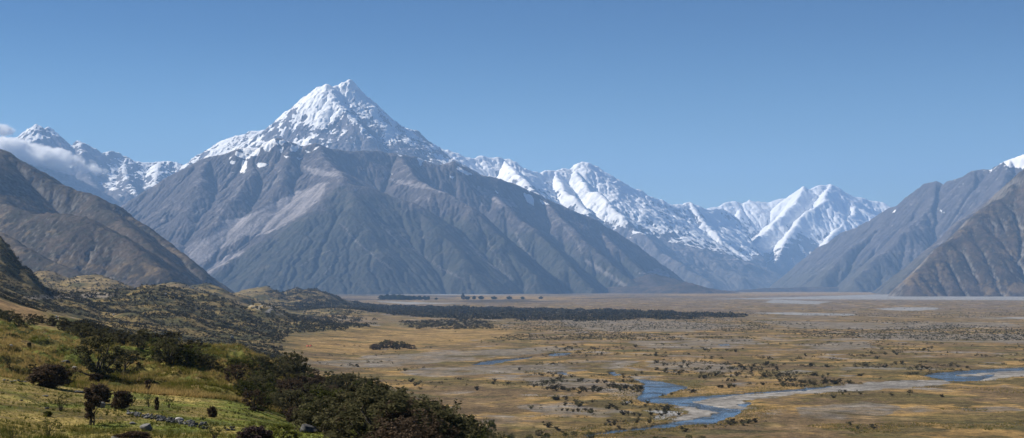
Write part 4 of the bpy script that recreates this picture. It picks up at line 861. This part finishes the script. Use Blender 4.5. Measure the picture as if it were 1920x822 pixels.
for i, px in enumerate(np.r_[np.linspace(8, 60, 9), np.linspace(70, 130, 4)]): rock('rock', px, 712 + px * 0.06 + prng.uniform(-2, 3), prng.uniform(4, 9), prng.uniform(2, 5), prng.choice((m_stone, m_dstone)), 'small rock in the row along the upper edge of the lawn', 'rocks along the upper edge of the lawn', seed=i)
for i in range(170):
    t_ = prng.random(); px = 240 + 150 * t_; pyy = 777 + 25 * t_ + prng.uniform(-4.5, 4.5) * (0.6 + t_ * 0.6); rock('rock', px, pyy, prng.uniform(4, 9), prng.uniform(3.5, 7), prng.choice((m_dstone, m_dstone, m_stone)), 'dark rock in the tumbled stone line across the lawn', 'rocks of the tumbled stone line', seed=i)
for i in range(12): rock('rock', prng.uniform(420, 440), prng.uniform(803, 810), prng.uniform(3, 8), prng.uniform(3, 6), m_dstone, 'dark rock in the small heap right of the stone line', 'rocks of the small heap', seed=i)
for i, (px, py) in enumerate([(311, 553), (357, 541), (305, 554), (213, 592), (85, 608), (362, 542)]): rock('rock', px, py, 5, 3.5, m_pstone, ['bright pale rock on the crest of the scrubby hillock', 'white rock on the farther hillock', 'smaller bright rock beside the one on the scrubby crest', 'pale rock in the scrub right of the track', 'white rock peeking from the trees below the track', 'small white rock right of the white one on the farther hillock'][i], seed=i)
# far trees on the flat
FT = [(868,6,11,'tall thin','poplar'),(876,12,6,'low wide',''),(889,8,7,'round',''),(902,12,7,'wide',''),(926,12,6,'low',''),(955,12,6,'broad',''),(980,9,5,'small round',''),(1014,9,5,'far right',''),(818,7,4,'tiny','')]
def flatpos(px, py):
    (x, y), = polyw([(px, py)]); return (x, y, gz(x, y))
for i, (px, wp, hp, ds, kd) in enumerate(FT):
    p = flatpos(px, 562 - 0.006 * (px - 860)); k = p[1] / F
    plant('tree', 'poplar' if kd else 'ball', 3 + i % 3, m_farleaf, p, hp * k, wp * k * (1 if not kd else 3), ds + ' distant tree in the row on the pale golden strip' if i < 8 else 'tiny distant tree at the left end of the pale golden strip', 'tree', parts=True)
for i in range(34):
    px = 714 + 92 * (i + prng.random() * 0.8) / 34; p = flatpos(px, 561.5 + 1.5 * prng.random()); k = p[1] / F; hp = prng.uniform(5, 9)
    pop = px < 780; plant('tree', 'poplar' if pop else 'ball', 3 + i % 3, m_farleaf, p, hp * k, (4.5 if pop else 1) * hp * k * 0.9, ('slim' if pop else 'round') + ' distant tree in the shelter row beyond the dark scrub wood', 'tree', ('slim' if pop else 'round') + ' trees of the shelter row')
# sheds
m_white = mat_plain('white_paint', (0.75, 0.75, 0.74), (0.68, 0.68, 0.67), 0.3, 0.6); m_shed = mat_plain('shed_wall', (0.10, 0.10, 0.10), (0.07, 0.07, 0.075), 0.3); m_opening = mat_plain('dark_opening', (0.015, 0.015, 0.015))
def box(x0, x1, y0, y1, z0, z1): return [(x0,y0,z0),(x1,y0,z0),(x1,y1,z0),(x0,y1,z0),(x0,y0,z1),(x1,y0,z1),(x1,y1,z1),(x0,y1,z1)], [(0,3,2,1),(4,5,6,7),(0,1,5,4),(1,2,6,5),(2,3,7,6),(3,0,4,7)]
def shed(px, py, wp, hp, roofm, label):
    x, y, z = flatpos(px, py); k = y / F; w, h, dp = wp * k / 2, hp * k, 9.0
    r = empty('shed', (x, y, z)); V, Q = box(-w, w, -dp, dp, -0.5, h * 0.55); mesh_obj('wall', V, Q, 4, m_shed, r, smooth=False)
    V = [(-w - 1, -dp - 1, h * 0.55), (w + 1, -dp - 1, h * 0.55), (w + 1, 0, h), (-w - 1, 0, h), (-w - 1, dp + 1, h * 0.55), (w + 1, dp + 1, h * 0.55), (-w - 1, 0, h * 0.52), (w + 1, 0, h * 0.52)]
    mesh_obj('roof', V, [(0,1,2,3),(3,2,5,4),(0,3,6,6),(3,4,6,6),(1,7,2,2),(2,7,5,5)][:2], 4, roofm, r, smooth=False)
    for s in (-0.5, 0.45): V, Q = box(w * s, w * s + 4, -dp - 0.15, -dp - 0.02, -0.3, h * 0.42); mesh_obj('door', V, Q, 4, m_opening, r, smooth=False)
    tag(r, label, 'shed')
shed(1013, 550.6, 13, 3.0, m_white, 'long farm shed with a bright white roof at the mountain foot'); shed(1031, 550.8, 12, 2.4, m_shed, 'low dark farm shed right of the white roofed one'); shed(1040, 551.2, 5, 1.6, m_white, 'tiny white roofed shed at the right end of the farm')
# orange dome tents on the golden flat
m_orange = mat_plain('orange_cloth', (0.80, 0.13, 0.04), (0.7, 0.1, 0.03), 1.0, 0.5); m_frame = mat_plain('dark_cloth', (0.03, 0.03, 0.05)); m_glow = mat_plain('pink_sheen', (0.85, 0.42, 0.32), (0.8, 0.35, 0.25), 1.0, 0.5)
for i, px in enumerate((577.0, 582.3)):
    x, y, z = hit(px, 650, 400); k = y / F; R = 2.5 * k; r = empty('tent', (x, y, z), 0.3 * i); V, Q = [], []
    nu, nv = 14, 6
    for a in range(nv + 1):
        for b in range(nu):
            ph = math.pi / 2 * a / nv; th = 2 * math.pi * b / nu; V.append((R * math.cos(ph) * math.cos(th), R * math.cos(ph) * math.sin(th), R * 1.15 * math.sin(ph) - 0.05))
    for a in range(nv):
        for b in range(nu): Q.append((a * nu + b, a * nu + (b + 1) % nu, (a + 1) * nu + (b + 1) % nu, (a + 1) * nu + b))
    mesh_obj('canopy', V, Q, 4, m_orange, r); dr = [(-0.6, -0.86), (0.6, -0.86)]
    pts = [(R * 1.01 * math.cos(t_) * 0.45, -R * 1.02 * math.sqrt(max(0, 1 - (0.45 * math.cos(t_)) ** 2 - (0.55 * math.sin(t_)) ** 2)), R * 0.55 * math.sin(t_) * 1.15) for t_ in np.linspace(0, math.pi, 9)]
    V = pts + [(0, -R * 1.03, 0.02)]; mesh_obj('door', V, [(j, j + 1, 9) for j in range(8)], 3, m_glow, r)  # door panel in pale pink, the cloth's bright sheen put into its colour
    for s in (-1, 1):
        tv, tq = tube([(s * R * 1.05, 0, 0), (s * R * 0.8, 0, R * 1.0), (s * R * 0.3, 0, R * 1.6), (0, 0, R * 1.75)], [0.09] * 4); mesh_obj('pole', tv, tq, 4, m_frame, r)
    tag(r, ['small orange dome tent, left one of the pair on the golden flat', 'small orange dome tent, right one of the pair on the golden flat'][i], 'tent', 'pair of orange tents')
# two walkers on the track
def person(px, py, jm, tm, label, rz, step):
    x, y, z = hit(px, py, 500); r = empty('person', (x, y, z), rz)
    def skin(name, P, E, R, mat, par):
        me = bpy.data.meshes.new(name); me.from_pydata(P, E, []); me.materials.append(mat); o = bpy.data.objects.new(name, me); C.objects.link(o); o.parent = par
        bpy.context.view_layer.objects.active = o; sk = o.modifiers.new('Skin', 'SKIN')
        for v, q in zip(me.skin_vertices[0].data, R): v.radius = (q, q)
        me.skin_vertices[0].data[0].use_root = True; o.modifiers.new('Sub', 'SUBSURF').levels = 1; o.modifiers['Sub'].render_levels = 1; return o
    s = step
    skin('body', [(0,0,.95),(0,0,1.2),(0,0,1.42),(0,0,1.55),(0,-.01,1.68),(-.1,0,.9),(-.11,-s*.5,.5),(-.11,-s*.6,.08),(-.11,-s*.6-.13,.05),(.1,0,.9),(.11,s*.3,.5),(.11,s*.7,.08),(.11,s*.7-.13,.05),(-.19,0,1.4),(-.24,s*.3,1.13),(-.24,-.05,.9),(.19,0,1.4),(.24,-s*.3,1.13),(.24,-.12,.92)],
         [(0,1),(1,2),(2,3),(3,4),(0,5),(5,6),(6,7),(7,8),(0,9),(9,10),(10,11),(11,12),(2,13),(13,14),(14,15),(2,16),(16,17),(17,18)], [.15,.14,.15,.06,.105,.1,.07,.05,.04,.1,.07,.05,.04,.07,.045,.035,.07,.045,.035], tm, r)
    skin('jacket', [(0,0,.98),(0,0,1.2),(0,0,1.44),(-.2,0,1.4),(-.25,s*.3,1.13),(-.25,-.04,.97),(.2,0,1.4),(.25,-s*.3,1.13),(.25,-.1,.98)], [(0,1),(1,2),(2,3),(3,4),(4,5),(2,6),(6,7),(7,8)], [.19,.175,.17,.085,.06,.05,.085,.06,.05], jm, r)
    V, Q = [], []
    tag(r, label, 'person')
m_red = mat_plain('red_cloth', (0.45, 0.04, 0.03)); m_wcloth = mat_plain('white_cloth', (0.8, 0.8, 0.78), (0.7, 0.7, 0.68)); m_jean = mat_plain('dark_trousers', (0.06, 0.05, 0.06)); 
person(105.5, 600.5, m_wcloth, m_wcloth, 'person in pale clothes walking on the gravel track', 0.6, 0.22); person(109, 602.5, m_red, m_wcloth, 'person in a red top walking on the gravel track', -2.4, 0.2)
# the cloud bank
def cloud(name, px0, py0, px1, py1, d_, th, dp, label, seed):
    a, b = np.array(W(px0, py0, d_)), np.array(W(px1, py1, d_)); c = (a + b) / 2; L = np.linalg.norm(b - a) / 2; import bmesh
    bm = bmesh.new(); bmesh.ops.create_icosphere(bm, subdivisions=3, radius=1.0); me = bpy.data.meshes.new(name); bm.to_mesh(me); bm.free()
    o = bpy.data.objects.new(name, me); C.objects.link(o); o.location = c; o.scale = (L, dp, th); o.rotation_euler = (0, -math.atan2((b - a)[2], (b - a)[0]), 0)
    t = NT(name + '_vapour'); tc = t.n('ShaderNodeTexCoord').outputs['Object']; ln = t.n('ShaderNodeVectorMath', operation='LENGTH'); t.l(tc, ln.inputs[0])
    n1 = t.noise(1 / 260.0, 10, 0.72); n2 = t.noise(1 / 1100.0, 3, 0.5)
    s = t.math('SUBTRACT', t.math('MULTIPLY_ADD', n1, 4.4, -2.2), t.math('MULTIPLY', t.math('POWER', ln.outputs['Value'], 2.0), 0.85)); s = t.math('ADD', s, t.math('MULTIPLY_ADD', n2, 1.2, 0.0))
    dn = t.math('MULTIPLY', t.ramp(s, 0.0, 0.9), 0.05); pv_ = t.n('ShaderNodeVolumePrincipled'); pv_.inputs['Color'].default_value = (0.995, 0.995, 0.995, 1); pv_.inputs['Anisotropy'].default_value = 0.0
    t.l(dn, pv_.inputs['Density']); t.l(pv_.outputs[0], t.out.inputs['Volume']); t.out.inputs['Surface']; me.materials.append(t.m); t.m.cycles.volume_step_rate = 0.35; tag(o, label, 'cloud')
cloud('cloud', -60, 258, 206, 326, 18500, 175, 420, 'long white cloud bank lying across the left snowy peaks', 1)
cloud('cloud', -90, 228, 46, 252, 19500, 130, 380, 'small white cloud puff at the left edge above the long bank', 2)
print('plants', time.time() - T0)
#PART4
# ------------------------------------------------------------------ light, air, camera
SUN_AZ, SUN_EL = -71.0, 39.0               # degrees left of the view axis, above the horizon
d = Vector((math.sin(math.radians(SUN_AZ)) * math.cos(math.radians(SUN_EL)), math.cos(math.radians(SUN_AZ)) * math.cos(math.radians(SUN_EL)), math.sin(math.radians(SUN_EL))))
sl = bpy.data.lights.new('sun', 'SUN'); sl.energy = 5.0; sl.angle = math.radians(0.53); sl.color = (1.0, 0.935, 0.83)
so = bpy.data.objects.new('sun', sl); C.objects.link(so); so.rotation_euler = d.to_track_quat('Z', 'Y').to_euler(); so.location = (-4000, 3000, 4500)
w = bpy.data.worlds.new('World'); sc.world = w; w.use_nodes = True; t = w.node_tree; t.nodes.clear()
sky = t.nodes.new('ShaderNodeTexSky'); sky.sky_type = 'NISHITA'; sky.sun_disc = False; sky.sun_elevation = math.radians(SUN_EL); sky.sun_rotation = math.radians(SUN_AZ)
sky.altitude = 1500; sky.air_density = 1.0; sky.dust_density = 0.0; sky.ozone_density = 4.0
bg = t.nodes.new('ShaderNodeBackground'); bg.inputs[1].default_value = 0.068; wo = t.nodes.new('ShaderNodeOutputWorld')
tc = t.nodes.new('ShaderNodeTexCoord'); sx = t.nodes.new('ShaderNodeSeparateXYZ'); t.links.new(tc.outputs['Generated'], sx.inputs[0])
rp = t.nodes.new('ShaderNodeValToRGB'); t.links.new(sx.outputs[2], rp.inputs[0]); e = rp.color_ramp.elements; rp.color_ramp.interpolation = 'B_SPLINE'
e[0].position = 0.0; e[0].color = (1.12, 1.03, 0.80, 1); e[1].position = 0.30; e[1].color = (0.0, 0.15, 0.34, 1); q = e.new(0.09); q.color = (0.68, 0.84, 0.78, 1); q = e.new(0.18); q.color = (0.06, 0.32, 0.50, 1)
mm = t.nodes.new('ShaderNodeMix'); mm.data_type = 'RGBA'; mm.blend_type = 'MULTIPLY'; mm.inputs[0].default_value = 1.0; t.links.new(sky.outputs[0], mm.inputs[6]); t.links.new(rp.outputs[0], mm.inputs[7])
t.links.new(mm.outputs[2], bg.inputs[0]); t.links.new(bg.outputs[0], wo.inputs[0])
hm = bpy.data.materials.new('haze_air'); hm.use_nodes = True; t = hm.node_tree; t.nodes.clear(); o_ = t.nodes.new('ShaderNodeOutputMaterial'); pv = t.nodes.new('ShaderNodeVolumePrincipled')
pv.inputs['Color'].default_value = (0.32, 0.56, 0.98, 1); pv.inputs['Density'].default_value = 3.7e-5; pv.inputs['Anisotropy'].default_value = 0.0
t.links.new(pv.outputs[0], o_.inputs['Volume'])
bx0, bx1, by0, by1, bz0, bz1 = -33500, 36500, -600, 37500, -80, 3260
V = [(x, y, z) for x in (bx0, bx1) for y in (by0, by1) for z in (bz0, bz1)]
hz = mesh_obj('haze', V, [(0,1,3,2),(4,6,7,5),(0,4,5,1),(2,3,7,6),(0,2,6,4),(1,5,7,3)], 4, hm, smooth=False); hz['kind'] = 'stuff'; hz['label'] = 'pale blue haze filling the valley air'
cam = bpy.data.cameras.new('camera'); co = bpy.data.objects.new('camera', cam); C.objects.link(co); co.location = (0, 0, EYE); co.rotation_euler = (math.radians(90), 0, 0)
cam.sensor_width = 36; cam.sensor_fit = 'HORIZONTAL'; cam.lens = 36 * F / 1920; cam.shift_y = (HZ - 411) / 1920; cam.clip_start = 0.5; cam.clip_end = 200000; sc.camera = co
sc.view_settings.view_transform = 'Standard'; sc.view_settings.look = 'None'; sc.view_settings.gamma = 1; sc.view_settings.exposure = 0.8
sc.render.engine = 'CYCLES'; cy = sc.cycles; cy.max_bounces = 24; cy.diffuse_bounces = 2; cy.glossy_bounces = 2; cy.transmission_bounces = 3; cy.volume_bounces = 24; cy.transparent_max_bounces = 8
cy.use_denoising = True; cy.use_adaptive_sampling = False
try: cy.denoiser = 'OPENIMAGEDENOISE'; cy.denoising_prefilter = 'ACCURATE'
except Exception: pass
cy.sample_clamp_indirect = 4
print('done', time.time() - T0)
